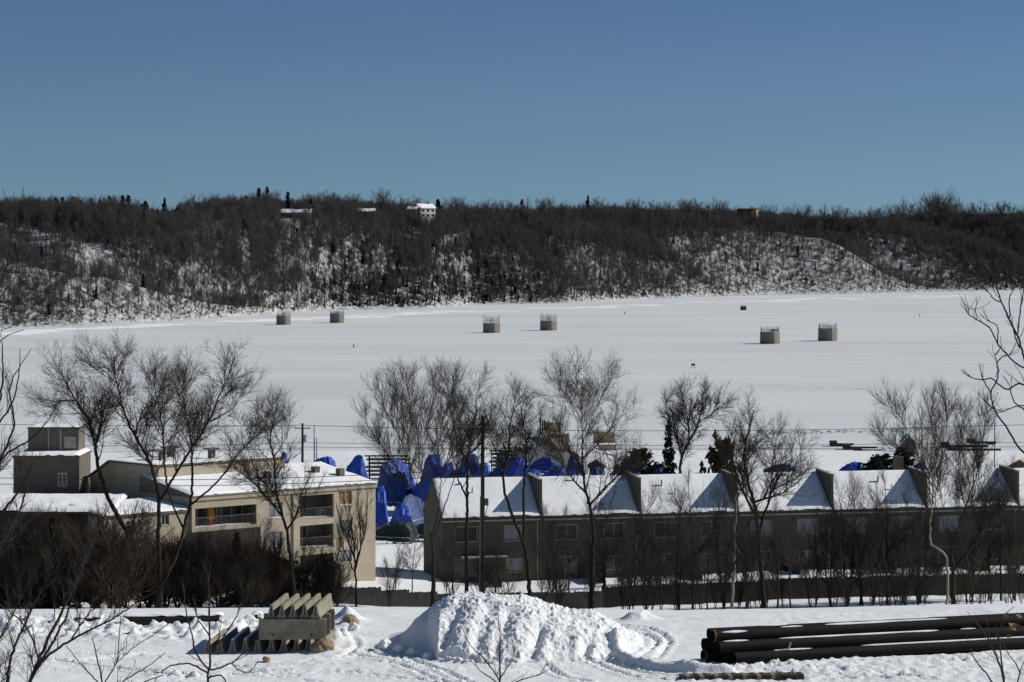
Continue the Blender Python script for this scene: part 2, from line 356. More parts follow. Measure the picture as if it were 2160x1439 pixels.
def tree_geo(limbs, ells, r_base, r_tip, rg, S=1.0, sp=1.0, thick=.05, up=.10, l1=(1.2, 3.0), ang=.75, lev=3, f0=.30, grow=1.25, wob=.12, s3=1.0):
    parts = {}; segs = []; pts_all = []; rad_all = []; fine = []
    starts = []
    for k, L_ in enumerate(limbs):
        P = np.array(resample(smooth3(L_), .35*S)); n = len(P)
        if k == 0: r0 = r_base
        else:
            A = np.concatenate(pts_all); j = int(np.argmin(((A-P[0])**2).sum(1))); r0 = np.concatenate(rad_all)[j]*.80; P[0] = P[0]*.3+A[j]*.7
        P[1:-1] += rg.normal(0, .03*S, P[1:-1].shape)
        r1 = max(r_tip*1.6, r0*(.8 if k == 0 and len(limbs) > 1 and n*.35*S < 4*S else .14)); t = np.linspace(0, 1, n); R_ = r0*(1-t)**.8+r1*(1-(1-t)**.8)
        pts_all.append(P); rad_all.append(R_); segs.append((P[:-1], P[1:], R_[:-1], R_[1:]))
        ends = n-1; m_ = 9
        idx = np.linspace(0, n-1, m_).round().astype(int); starts.append((P[idx][None], np.array([r0]), np.array([r1]), k))
    def inside(E):
        if ells is None: return np.ones(len(E), bool)
        ok = np.zeros(len(E), bool)
        for e in ells: ok |= (((E-e[:3])/(e[3:]*grow))**2).sum(1) < 1
        return ok
    PLs, A0, A1 = [], [], []
    for PL, R0, R1, k in starts:
        q, f, P, d, r, ln = sprout(PL, R0, R1, .34*S*sp, f0 if k == 0 else .12, ang, rg, .25, 4)
        L_ = rg.uniform(l1[0], l1[1], len(q))*S*np.clip(1.15-.55*f, .4, 1); L_[f > .99] = rg.uniform(.7, 1.0, (f > .99).sum())*l1[1]*.6*S
        ok = inside(P+d*L_[:, None]); P, d, L_, r = P[ok], d[ok], L_[ok], r[ok]
        if len(P): PLs.append(polyl(P, d, L_, 5, rg, wob, up)); A0.append(np.minimum(r*.6, r_tip*1.1+.0115*L_)); A1.append(np.full(len(P), r_tip*.9))
    if PLs:
        PL = np.concatenate(PLs); R0 = np.concatenate(A0); R1 = np.minimum(np.concatenate(A1), R0*.8); segs.append(pl_segs(PL, R0, R1))
        if lev >= 2:
            q, f, P, d, r, ln = sprout(PL, R0, R1, .30*S*sp, .15, ang*.9, rg, .12, 1)
            L_ = ln*rg.uniform(.3, .62, len(q))*(1.1-.5*f); r = np.minimum(r*.75, r_tip*1.15)
            P2 = polyl(P, d, L_, 3, rg, wob*1.2, up); fine.append(pl_segs(P2, r, r*.65))
            if lev >= 3:
                q, f, P, d, r3, ln = sprout(P2, r, r*.65, .22*S*sp*s3, .15, ang*.85, rg, .1, 1)
                L_ = rg.uniform(.28, .75, len(q))*S; P3 = polyl(P, d, L_, 2, rg, wob*1.3, up); fine.append(pl_segs(P3, r3*.8, r3*.5))
    P0, P1, R0, R1 = [np.concatenate(x) for x in zip(*segs)]
    big = np.maximum(R0, R1) > thick; parts['trunk'] = seg_arrays(P0[big], P1[big], R0[big], R1[big], 7) if big.any() else None
    tw = [seg_arrays(P0[~big], P1[~big], R0[~big], R1[~big], 3)] if (~big).any() else []
    tw += [seg_arrays(*f_, 3) for f_ in fine]
    parts['crown'] = merge(tw) if tw else None
    return parts
def blob(c, rx, ry, rz): return np.array([[*c, rx, ry, rz]])
def make_tree(name, label, cat, base, parts, mt, mc, group=None, rz=0):
    root = empty(name, base, rz, label, cat, group)
    b = np.array(base)
    for k, m in (('trunk', mt), ('crown', mc)):
        if parts.get(k) is not None:
            V, Q = parts[k]; link(k, np_mesh(name+'_'+k, V-b, Q), m, root)
    return root
def traced_tree(name, label, D, limbs, blobs, r_base, r_tip=.0135, seed=1, mt=None, mc=None, depth=.8, group=None, cat='tree', sink=True, **kw):
    """limbs and crown clumps in photo pixels on the tree's own distance, given real depth by a random offset per limb"""
    rg = np.random.default_rng(seed); W_ = []
    lim3 = []
    for k, L_ in enumerate(limbs):
        sl_ = rg.uniform(-1, 1)*depth*.9 if k else rg.uniform(-.1, .1)
        pts = []
        for q, (px, py) in enumerate(L_):
            pts.append((px, py, q))
        lim3.append((L_, sl_))
    base_px = limbs[0][0]
    out = []; allp = []
    for k, (L_, sl_) in enumerate(lim3):
        run = 0; pts = []; d0 = 0
        if k:                                     # start at the depth of the nearest point already traced
            d0 = min(allp, key=lambda t: (t[0]-L_[0][0])**2+(t[1]-L_[0][1])**2)[2]
        for q, (px, py) in enumerate(L_):
            if q: run += math.hypot(px-L_[q-1][0], py-L_[q-1][1])*D/F
            dd = d0+sl_*run*.7
            pts.append(tuple(PT(px, py, D+dd))); allp.append((px, py, dd))
        out.append(pts)
    if sink:
        b = out[0][0]; gz = G(b[0], b[1])
        out[0] = [(b[0], b[1], min(gz, b[2])-.15)]+out[0][1:]
    attr = []
    for bl in blobs:
        px, py, rx, ry = bl[:4]; c = PT(px, py, D)
        attr.append(blob(c, rx*D/F, (rx+ry)*D/F*1.6, ry*D/F))
    kw = dict(dict(sp=.66, grow=1.7, l1=(1.5, 4.2), up=.055, ang=.85, s3=1.5), **kw)
    P = tree_geo(out, np.concatenate(attr) if attr else None, r_base, r_tip, rg, **kw)
    return make_tree(name, label, cat, out[0][0], P, mt or M_wood, mc or M_twig, group)
def auto_limbs(base, h, w, rg, stems=1, lean=.1, forks=6, start=.3):
    b = np.array(base, float); L_ = []
    for s in range(stems):
        a = rg.uniform(0, 6.28); off = np.array([math.cos(a), math.sin(a), 0])*w*(.38 if stems > 1 else lean)*rg.uniform(.5, 1)
        top = b+off+np.array([0, 0, h*rg.uniform(.8, .97)]); m1 = b+off*.25+np.array([0, 0, h*.35])+rg.normal(0, w*.03, 3)
        m2 = b+off*.6+np.array([0, 0, h*.65])+rg.normal(0, w*.04, 3); L_.append([b, m1, m2, top])
        for f in range(forks):
            t = rg.uniform(start, .8); p = b+off*t*.9+np.array([0, 0, h*t*.95]); a = rg.uniform(0, 6.28); r = w*.5*rg.uniform(.45, .95)
            q = p+np.array([math.cos(a)*r, math.sin(a)*r, h*rg.uniform(.15, .3)]); L_.append([p, (p+q)/2+np.array([0, 0, -.04*h]), q])
    return L_
def auto_tree_geo(h, w, seed, stems=1, start=.3, r_base=.16, r_tip=.012, forks=6, low=.28, **kw):
    rg = np.random.default_rng(seed); L_ = auto_limbs((0, 0, -.1), h, w, rg, stems, .12, forks, start)
    return tree_geo(L_, blob((0, 0, h*(low+1)/2+.02*h), w*.5, w*.5, h*(1-low)/2), r_base, r_tip, rg, **kw)
def conifer_geo(h, w, seed, tiers=16, per=9, needle=.5, droop=.15, low=.08, shape=1.0, ragged=.3, dense=5):
    rg = np.random.default_rng(seed); P0, P1, R0, R1 = [(0, 0, -.2)], [(0, 0, h)], [h*.014], [.02]
    tw = []; V = []; T = []
    for t in range(tiers):
        f = low+(1-low)*(t+rg.uniform(-.3, .3))/tiers; f = min(max(f, low), .985); z = f*h
        rr = w*.5*((1-f)**shape)*(1+rg.uniform(-ragged, ragged))+.04*w
        for k in range(per):
            a = rg.uniform(0, 6.283); r = rr*rg.uniform(.7, 1.15); d = np.array([math.cos(a), math.sin(a), 0])
            e = np.array([0, 0, z])+d*r+np.array([0, 0, -droop*r+.12*r*rg.uniform(-1, 1)])
            P0.append((0, 0, z)); P1.append(tuple(e)); R0.append(.02+h*.001); R1.append(.01)
            nn = max(3, int(dense*r/needle*.8)+2)
            for q in range(nn):
                u = rg.uniform(.12, 1.05); c = np.array([0, 0, z])*(1-u)+e*u+rg.normal(0, needle*.22, 3)
                s = needle*rg.uniform(.6, 1.2); dd = d*s*.8+rg.normal(0, s*.45, 3); sd_ = np.cross(dd, rg.normal(size=3)); sd_ *= s*.32/(np.linalg.norm(sd_)+1e-9)
                i = len(V); V += [c-dd*.5, c+sd_, c+dd*.5, c-sd_]; T.append((i, i+1, i+2, i+3))
    tr = seg_arrays(P0, P1, np.array(R0), np.array(R1), 4)
    return {'trunk': tr, 'crown': (np.array(V), np.array(T))}
def single_mesh(name, parts, m0, m1):
    a, b = parts.get('trunk'), parts.get('crown'); ps = [p for p in (a, b) if p is not None]
    V, Q = merge(ps); me = np_mesh(name, V, Q); me.materials.append(m0); me.materials.append(m1)
    mi = np.zeros(len(Q), np.int32)
    if a is not None: mi[len(a[1]):] = 1
    else: mi[:] = 1
    me.polygons.foreach_set('material_index', mi); return me

# far trees: seven bare kinds, three evergreens, two shrubs; the wood on the slope reads as one mass
far_meshes = []
for k in range(7):
    g = auto_tree_geo(13.5+k*.6, 6.0+.7*(k % 3), 40+k, stems=1+(k == 5), start=.22, r_base=.19, r_tip=.030, forks=7, low=.2, S=1.25, sp=2.3, thick=.07, l1=(1.0, 2.2), up=.16)
    far_meshes.append(single_mesh('bare_tree', g, M_woods, M_woodstwig))
for k, (h, w) in enumerate([(14, 6.0), (11, 5.5), (16, 6.5)]):
    far_meshes.append(single_mesh('conifer', conifer_geo(h, w, 60+k, tiers=17, per=9, needle=1.25, dense=3, shape=1.0, ragged=.25, droop=.3), M_woods, M_fneedle))
for k in range(2):
    g = auto_tree_geo(3.6, 4.2, 80+k, stems=4, start=.1, r_base=.07, r_tip=.03, forks=3, low=.05, S=.7, sp=2.4)
    far_meshes.append(single_mesh('brush', g, M_woods, M_woodstwig))
NB = 7
crown_meshes = [single_mesh('bare_tree', auto_tree_geo(14, 8.5+.8*k, 140+k, stems=1+(k == 3), start=.25, r_base=.2, r_tip=.028, forks=9, low=.22, S=1.35, sp=1.15, thick=.07, l1=(1.1, 2.4), up=.07, grow=1.15, ang=.8), M_woods, M_woodstwig) for k in range(4)]
def dens_at(px, v):
    Lh = hillL(px); t = v/Lh
    d = .145*(1+.22*fbm(px*.012, v*.03, 3))*(1.35-.25*sstep(.1, .6, t))*(1+1.3*(1-sstep(.02, .28, t)))
    spur = 1-sstep(-15, 25, px-(585-620*t)); d = d*(1-.42*spur*(1-sstep(.8, .95, t)))
    rav = sstep(-15, 25, px-(585-620*t))*(1-sstep(20, 120, px-(690-560*t))); d = d*(1+.9*rav)
    br = sstep(1380, 1560, px)*(1-sstep(-15, 25, px-(1985-(t-.1)*300)))*(1-sstep(.7, .9, t)); d = d*(1-.32*br)
    d = d*(1+.5*sstep(-15, 25, px-(1985-(t-.1)*300))*sstep(.1, .3, t))
    d = d*(1+.45*sstep(440, 560, px)*(1-sstep(1300, 1450, px)))
    d = d*(1+.3*(1-sstep(585, 640, px+560*t)))*(1+.45*sstep(440, 500, px)*(1-sstep(640, 720, px))*(1-sstep(.6, .8, t)))*(1+.5*sstep(1290, 1350, px)*(1-sstep(1480, 1560, px))*(1-sstep(.7, .9, t)))*(1+.7*sstep(2000, 2040, px))
    return d
HOUSES = [(901, 8.8, 'a'), (614, 17, 'b'), (1575, 14, 'c'), (768, 10, 'd')]
pts = []
NT = 170000
px = rng.uniform(-160, 2330, NT); v = rng.uniform(1.5, 330, NT)
acc_den = .2
area = 2490/F*(bankD(px)+v)*330/NT          # square metres that one sample stands for
keep = rng.uniform(0, 1, NT) < np.clip(dens_at(px, v)*area, 0, 1)*np.where(v > hillL(px)+40, .45, 1)
px, v = px[keep], v[keep]
X, Y = hill_xy(px, v); Zt = hill(px, v)
kind = rng.integers(0, NB, len(px)); sc = rng.uniform(.42, .85, len(px))*(.66+.42*sstep(.0, .55, v/hillL(px)))*(1-.22*sstep(.85, 1.05, v/hillL(px)))
t = v/hillL(px)
pc = .015+.16*sstep(640, 720, px)*(1-sstep(1050, 1180, px))*(1-sstep(.35, .7, t))+.65*(1-sstep(330, 430, px))*sstep(1.0, 1.1, t)+.28*sstep(400, 430, px)*(1-sstep(640, 760, px))*sstep(.95, 1.05, t)+.10*sstep(2050, 2120, px)*(1-sstep(.2, .5, t))
ev = rng.uniform(0, 1, len(px)) < pc
kind[ev] = rng.integers(NB, NB+3, ev.sum()); sc[ev] *= np.where(t[ev] < .7, .7, .95)
brush = (rng.uniform(0, 1, len(px)) < .30+.25*(1-sstep(.0, .3, t))-.3*sstep(.5, 1.0, t)) & ~ev; kind[brush] = rng.integers(NB+3, NB+5, brush.sum())
sc = np.where(v < 12, sc*.75, sc)
sc = np.where((px > 250) & (px < 440) & (t > .85) & ~ev, sc*.75, sc)
# clearings: round the houses and the snowy gap by the crest at the left
ok = np.ones(len(px), bool)
for (hp, hw, _) in HOUSES:
    ok &= ~((np.abs(px-hp) < hw*1.1+5) & (v > hillL(np.array(hp))-(22 if hp == 901 else 14 if hp == 1575 else 30)) & (v < hillL(np.array(hp))+26))
ok &= ~((np.abs(px-345) < 26) & (t > .86) & (t < 1.35))
ok &= ~((np.abs(px-515+ (v-60)*.3) < 9) & (t > .3) & (t < .6))
px, v, X, Y, Zt, kind, sc, t = [q[ok] for q in (px, v, X, Y, Zt, kind, sc, t)]
# the front row along the ice and the tallest along the crest stand as trees of their own
front = (v < 20) & (px > -10) & (px < 2170) & (rng.uniform(0, 1, len(px)) < .75) & (kind < NB+3)
idx = np.where(front)[0]; idx = idx[np.argsort(v[idx])][:150]
front[:] = False; front[idx] = True
def far_tree(i, x, y, z, s, rz, label, group, name=None, crown=False):
    o = bpy.data.objects.new(name or ('conifer' if NB <= i < NB+3 else 'bare_tree' if i < NB else 'brush'), crown_meshes[i % 4] if (i < NB and crown) else far_meshes[i]); COL.objects.link(o)
    o.location = (x, y, z-.2); o.scale = (s, s, s); o.rotation_euler = (0, 0, rz); return tag(o, label, 'tree' if i < NB+3 else 'shrub', group)
for i in np.where(front)[0]:
    ev_ = kind[i] >= NB
    far_tree(int(kind[i]), X[i], Y[i], Zt[i], sc[i], rng.uniform(0, 6.28),
             'small dark evergreen at the snowy far edge of the frozen river' if ev_ else 'bare grey tree at the snowy far edge of the frozen river',
             'evergreens along the far river edge' if ev_ else 'bare trees along the far river edge')
px, v, X, Y, Zt, kind, sc = [q[~front] for q in (px, v, X, Y, Zt, kind, sc)]
print('woods', len(px))
wc = bpy.data.collections.new('woods_kinds')
for q, me in enumerate(far_meshes):
    o = bpy.data.objects.new('woods_kind.%03d' % q, me); wc.objects.link(o)
me = bpy.data.meshes.new('hillside_woods'); me.vertices.add(len(px))
me.vertices.foreach_set('co', np.stack([X, Y, Zt-.2], -1).astype(np.float32).ravel())
for nm, dt, arr in (('kind', 'INT', kind.astype(np.int32)), ('turn', 'FLOAT', rng.uniform(0, 6.28, len(px)).astype(np.float32)), ('size', 'FLOAT', sc.astype(np.float32))):
    at = me.attributes.new(nm, dt, 'POINT'); at.data.foreach_set('value', arr)
wo = link('hillside_woods', me); tag(wo, 'leafless wood covering the snowy bluff beyond the river', 'woods', kind='stuff')
ng = bpy.data.node_groups.new('woods', 'GeometryNodeTree')
ng.interface.new_socket('Geometry', in_out='INPUT', socket_type='NodeSocketGeometry'); ng.interface.new_socket('Geometry', in_out='OUTPUT', socket_type='NodeSocketGeometry')
gi = ng.nodes.new('NodeGroupInput'); go = ng.nodes.new('NodeGroupOutput'); ip = ng.nodes.new('GeometryNodeInstanceOnPoints'); ci = ng.nodes.new('GeometryNodeCollectionInfo')
ci.inputs['Collection'].default_value = wc; ci.inputs['Separate Children'].default_value = True; ci.inputs['Reset Children'].default_value = True
def nat(nm, dt):
    n_ = ng.nodes.new('GeometryNodeInputNamedAttribute'); n_.data_type = dt; n_.inputs['Name'].default_value = nm
    return [s for s in n_.outputs if s.enabled and s.name == 'Attribute'][0]
xyz = ng.nodes.new('ShaderNodeCombineXYZ'); e2r = ng.nodes.new('FunctionNodeEulerToRotation')
ng.links.new(nat('turn', 'FLOAT'), xyz.inputs[2]); ng.links.new(xyz.outputs[0], e2r.inputs[0]); ng.links.new(e2r.outputs[0], ip.inputs['Rotation'])
ng.links.new(nat('size', 'FLOAT'), ip.inputs['Scale']); ng.links.new(nat('kind', 'INT'), ip.inputs['Instance Index'])
ip.inputs['Pick Instance'].default_value = True
ng.links.new(gi.outputs[0], ip.inputs['Points']); ng.links.new(ci.outputs[0], ip.inputs['Instance']); ng.links.new(ip.outputs[0], go.inputs[0])
md = wo.modifiers.new('woods', 'NODES'); md.node_group = ng

# skyline trees, one by one
SKY = [(0, 418), (60, 428), (105, 416), (135, 414), (180, 419), (212, 412), (268, 410), (300, 420), (345, 432), (400, 412), (430, 408), (470, 408), (520, 402), (560, 400), (600, 402), (660, 410), (700, 402), (760, 404), (815, 400), (850, 410), (900, 425),
       (950, 414), (1000, 420), (1060, 420), (1115, 414), (1170, 418), (1240, 418), (1260, 416), (1330, 420), (1390, 414), (1440, 416), (1530, 418), (1560, 432), (1605, 424), (1640, 440), (1690, 426), (1740, 430), (1800, 436), (1850, 440), (1900, 424), (1980, 406), (2030, 426), (2090, 424), (2160, 432)]
sxp, syp = zip(*SKY)
n_sky = 170
for k in range(n_sky):
    p = -10+2180*(k+rng.uniform(-.4, .4))/n_sky
    if any(abs(p-hp) < hw*1.5 for hp, hw, _ in HOUSES) or abs(p-345) < 30: continue
    vv = float(hillL(np.array(p)))+rng.uniform(0, 45); x, y = hill_xy(p, vv); z = float(hill(p, vv))
    top = HC+(YH-np.interp(p, sxp, syp)+4-rng.uniform(-1, 24)*(rng.uniform(0, 1)**.6))/F*y; h = max(6, top-z)
    con = rng.uniform() < (.75 if p < 330 else .35 if p < 620 else .12 if p < 1300 else .03)
    i = int(rng.integers(NB, NB+3)) if con else int(rng.integers(0, NB)); h0 = [14, 11, 16][i-NB] if con else 14.3
    far_tree(i, x, y, z, h/h0, rng.uniform(0, 6.28), 'dark evergreen standing on the skyline of the far bluff' if con else 'bare round crowned tree on the skyline of the far bluff',
             'evergreens on the bluff skyline' if con else 'bare trees on the bluff skyline', crown=True)
for p, top, i, lab in [(347, 418, 8, 'lone pointed evergreen in the snowy gap of the left skyline'), (1240, 413, 8, 'small pointed evergreen tip above the middle of the skyline'),
                       (546, 394, 7, 'thin dark evergreen tip of the pair above the left skyline'), (563, 393, 9, 'thicker dark evergreen of the pair above the left skyline'), (607, 402, 7, 'small evergreen tip just right of the skyline pair')]:
    vv = float(hillL(np.array(p)))+14; x, y = hill_xy(p, vv); z = float(hill(p, vv)); h = HC+(YH-top)/F*y-z
    o = far_tree(i, x, y, z, h/[14, 11, 16][i-NB], .7, lab, None); o.scale = (h/14*.8, h/14*.8, h/[14, 11, 16][i-NB])
g = auto_tree_geo(25, 22, 321, start=.28, r_base=.42, r_tip=.035, forks=12, low=.25, S=1.8, sp=1.3, thick=.1, up=.12)
vv = float(hillL(np.array(1980)))+10; x, y = hill_xy(1980, vv); z = float(hill(1980, vv)); top = HC+(YH-404)/F*y
P = make_tree('bare_tree', 'biggest round bare tree rising above the right skyline', 'tree', (0, 0, 0), g, M_woods, M_woodstwig); P.location = (x, y, z); s = (top-z)/25; P.scale = (s, s, s)

# houses on the far bluff
def gable(mb, x0, x1, y0, y1, z0, z1, ov=.4, th=.25, hip=0):
    ym = (y0+y1)/2
    mb.add([(x0-ov, y0-ov, z0), (x1+ov, y0-ov, z0), (x1+ov-hip, ym, z1), (x0-ov+hip, ym, z1), (x0-ov, y1+ov, z0), (x1+ov, y1+ov, z0),
            (x0-ov, y0-ov, z0+th), (x1+ov, y0-ov, z0+th), (x1+ov-hip, ym, z1+th), (x0-ov+hip, ym, z1+th), (x0-ov, y1+ov, z0+th), (x1+ov, y1+ov, z0+th)],
           [(6, 7, 8, 9), (9, 8, 11, 10), (0, 3, 2, 1), (3, 4, 5, 2), (0, 1, 7, 6), (4, 10, 11, 5), (1, 2, 8, 7), (2, 5, 11, 8), (0, 6, 9, 3), (3, 9, 10, 4)])
def far_house(p, base_py, w, wall_h, roof_h, depth, label, mw, rz=0, back=0, wins=3, rows=2, mr=None):
    vv = float(hillL(np.array(p)))+back; x, y = hill_xy(p, vv); z = float(hill(p, vv))
    zb = max(z, HC-(base_py-YH)/F*y)
    root = empty('house', (x, y, zb), rz, label, 'house')
    mb = MB(); mb.box(-w/2, w/2, 0, depth, -6, wall_h); ym = depth/2
    for s in (-1, 1):
        mb.poly([(s*w/2, 0, wall_h), (s*w/2, depth, wall_h), (s*w/2, ym, wall_h+roof_h)])
    mb.build('wall', mw, root)
    rm = MB(); gable(rm, -w/2, w/2, 0, depth, wall_h+.02, wall_h+roof_h+.02, .5, .4); rf = rm.build('roof', mr or M_roofsnow, root)
    if mw is M_shingle:  # tan panels stand for the sunlit end, dark wall for the shaded front
        em = MB(); em.box(w/2+.01, w/2+.12, -.1, depth+.1, 0, wall_h); em.build('end_wall', M_tan, root)
        em = MB(); em.box(w/2-3.2, w/2+.12, -.14, -.085, 0, wall_h); em.build('front_bay', M_tan, root)
    cm = MB(); cm.box(w*.2, w*.2+.8, ym-.4, ym+.4, wall_h+roof_h*.5, wall_h+roof_h+1.3); cm.build('chimney', M_brick, rf)
    hh = wall_h/rows
    for r_ in range(rows):
        for k in range(wins):
            xx = -w/2+w*(k+.5)/wins; f = MB(); f.box(xx-.75, xx+.75, -.08, -.01, r_*hh+.7, r_*hh+2.0); fo = f.build('window', M_glass, root)
    return root
far_house(903, 459, 9.6, 5.2, 2.4, 8, 'cream two storey house with a snowy roof on the bluff top', M_white, R(32), -8)
far_house(614, 470, 20, 2.6, 1.8, 8, 'long low dark house with a white snowy roof edge on the bluff', M_greywall, R(-4), -4, wins=5, rows=1)
far_house(1575, 457, 13, 4.8, .5, 9, 'flat dark house with a sunlit tan end wall on the right bluff', M_shingle, R(-14), -4, wins=3, rows=2, mr=M_shingle)
far_house(768, 456, 12, 2.4, 1.6, 7, 'small low house with a broken snowy roof left of the cream house', M_greywall, R(5), -3, wins=3, rows=1)
far_house(869, 452, 5, 2.6, 1.6, 6, 'small snow roofed outbuilding just left of the cream house', M_greywall, R(-10), -4, wins=1, rows=1)

# ---------------------------------------------------------------- bridge piers standing in the ice
def pier(px, py, w, hs, hb, label, tall_corner=0, rz=R(52)):
    D = HC*F/(py-YH); w *= 1.2; hb *= .85; root = empty('bridge_pier', (PX(px, D), D, 0), rz, label, 'bridge pier', 'unfinished bridge piers in the river')
    a = w/2; c = w*.2
    oct_ = [(-a+c, -a), (a-c, -a), (a, -a+c), (a, a-c), (a-c, a), (-a+c, a), (-a, a-c), (-a, -a+c)]
    mb = MB(); mb.prism(oct_, 2, .9, hs); mb.build('shaft', M_pier, root)
    o2 = [(x*1.012, y*1.012) for x, y in oct_]; mb = MB(); mb.prism(o2, 2, -.6, .9); mb.build('waterline_collar', M_stain, root)
    rb = MB(); rr = random.Random(int(px))
    for k in range(44):
        i = k*8/44; e = int(i); f = i-e; p, q = oct_[e], oct_[(e+1) % 8]; x = (p[0]+(q[0]-p[0])*f)*.93; y = (p[1]+(q[1]-p[1])*f)*.93
        rb.tube((x, y, hs-.1), (x+rr.uniform(-.1, .1), y+rr.uniform(-.1, .1), hs+hb*rr.uniform(.55, 1.05)), .055, k=4)
    for zz in (.25, .6):
        for p, q in zip(oct_, oct_[1:]+oct_[:1]): rb.tube((p[0]*.93, p[1]*.93, hs+hb*zz*.6), (q[0]*.93, q[1]*.93, hs+hb*zz*.6), .05, k=4)
    rb.build('rebar_cage', M_rebar, root)
    if tall_corner:
        mb = MB(); mb.box(a*.05, a*.5, -a*.82, -a*.1, hs+.3, hs+hb*.45); mb.box(a*.1, a*.25, -a*.8, -a*.7, hs-.1, hs+.35); mb.build('formwork', M_black, root)
    sn = MB(); sn.prism([(x*.9, y*.9) for x, y in oct_], 2, hs+.003, hs+.12); sn.build('snow_cap', M_roofsnow, root)
pier(598, 685, 4.5, 4.0, 2.0, 'leftmost concrete pier, close under the wooded far bank')
pier(711, 681, 4.6, 4.2, 1.6, 'second concrete pier from the left, near the far bank')
pier(1037, 702, 4.9, 3.8, 3.6, 'left pier of the middle pair, with tall rebar on top')
pier(1157, 697, 4.9, 4.0, 3.4, 'right pier of the middle pair, in the centre of the ice')
pier(1624, 725, 5.0, 4.2, 2.4, 'left pier of the right pair, with dark formwork on its top', 1)
pier(1746, 719, 5.0, 4.6, 2.4, 'rightmost concrete pier, topped with a pale rebar cage')

# small things on the ice
def person(px, py, label, hgt=1.75, rz=0, coat=None):
    D = HC*F/(py-YH); me = bpy.data.meshes.new('person'); bm = bmesh.new(); s = hgt/1.75
    J = {'p': (0, 0, .92), 'c': (0, 0, 1.30), 'n': (0, .01, 1.47), 'h': (0, .02, 1.56), 't': (0, .02, 1.70), 'sl': (-.19, 0, 1.40), 'el': (-.27, -.02, 1.12), 'wl': (-.25, -.14, .92), 'fl': (-.25, -.18, .84),
         'sr': (.19, 0, 1.40), 'er': (.27, -.02, 1.12), 'wr': (.25, -.14, .92), 'fr': (.25, -.18, .84), 'hl': (-.1, 0, .88), 'kl': (-.12, -.03, .48), 'al': (-.12, .02, .08), 'tl': (-.12, -.14, .04), 'hr': (.1, 0, .88), 'kr': (.12, -.03, .48), 'ar': (.12, .02, .08), 'tr': (.12, -.14, .04)}
    Rr = {'p': .16, 'c': .18, 'n': .06, 'h': .09, 't': .085, 'sl': .08, 'el': .055, 'wl': .042, 'fl': .035, 'sr': .08, 'er': .055, 'wr': .042, 'fr': .035, 'hl': .11, 'kl': .075, 'al': .055, 'tl': .04, 'hr': .11, 'kr': .075, 'ar': .055, 'tr': .04}
    vs_ = {k: bm.verts.new(Vector(q)*s) for k, q in J.items()}
    for a, b in ['pc', 'cn', 'nh', 'ht'] + [('c', 'sl'), ('sl', 'el'), ('el', 'wl'), ('wl', 'fl'), ('c', 'sr'), ('sr', 'er'), ('er', 'wr'), ('wr', 'fr'), ('p', 'hl'), ('hl', 'kl'), ('kl', 'al'), ('al', 'tl'), ('p', 'hr'), ('hr', 'kr'), ('kr', 'ar'), ('ar', 'tr')]:
        bm.edges.new((vs_[a], vs_[b]))
    bm.to_mesh(me); names = list(J); bm.free()
    o = link('person', me, None); me.materials.append(coat or M_coat); me.materials.append(M_skin)
    o.location = (PX(px, D), D, 0); o.rotation_euler = (0, 0, rz)
    m_ = o.modifiers.new('skin', 'SKIN')
    for v_, k in zip(me.skin_vertices[0].data, names): v_.radius = (Rr[k]*s, Rr[k]*s); v_.use_root = (k == 'p')
    o.modifiers.new('sub', 'SUBSURF').levels = 1; o.modifiers['sub'].render_levels = 1
    bpy.context.view_layer.update()
    m2 = bpy.data.meshes.new_from_object(o.evaluated_get(bpy.context.evaluated_depsgraph_get())); o.modifiers.clear(); o.data = m2
    m2.materials.clear(); m2.materials.append(coat or M_coat); m2.materials.append(M_skin)
    for f in m2.polygons: f.material_index = 1 if (f.center.z > 1.5*s and f.center.y < .02) else 0
    return tag(o, label, 'person')
person(1318, 664, 'tiny figure in dark clothes standing on the ice toward the middle of the far bank', 1.8)
person(1940, 669, 'tiny figure in dark clothes standing alone on the right side of the ice', 1.75, .8)
person(746, 735, 'tiny figure in dark clothes standing on the ice below the left pair of piers', 1.5, .4)
D = HC*F/(654.5-YH); r_ = empty('fishing_shack', (PX(1568, D), D, 0), R(12), 'small dark ice fishing shack far out on the frozen river', 'shack')
mb = MB(); mb.box(-1.3, 1.3, -1, 1, .1, 1.9); mb.build('wall', M_black, r_); mb = MB(); gable(mb, -1.3, 1.3, -1, 1, 1.92, 2.4, .1, .1); mb.build('roof', M_steel, r_)
mb = MB(); mb.box(-.3, .4, -1.05, -1.003, .2, 1.7); mb.build('door', M_rail, r_); mb = MB(); mb.box(-1.4, 1.4, -.8, -.6, 0, .1); mb.box(-1.4, 1.4, .6, .8, 0, .1); mb.build('runner', M_wood, r_)
D = HC*F/(777-YH); r_ = empty('notice_board', (PX(1462, D), D, 0), 0, 'small dark board on two legs standing alone on the ice', 'sign')
mb = MB(); mb.box(-.55, .55, -.05, .05, .75, 1.35); mb.build('board', M_black, r_)
for s in (-1, 1):
    mb = MB(); mb.box(s*.4-.06, s*.4+.06, -.04, .04, 0, .75); mb.build('leg', M_wood, r_)
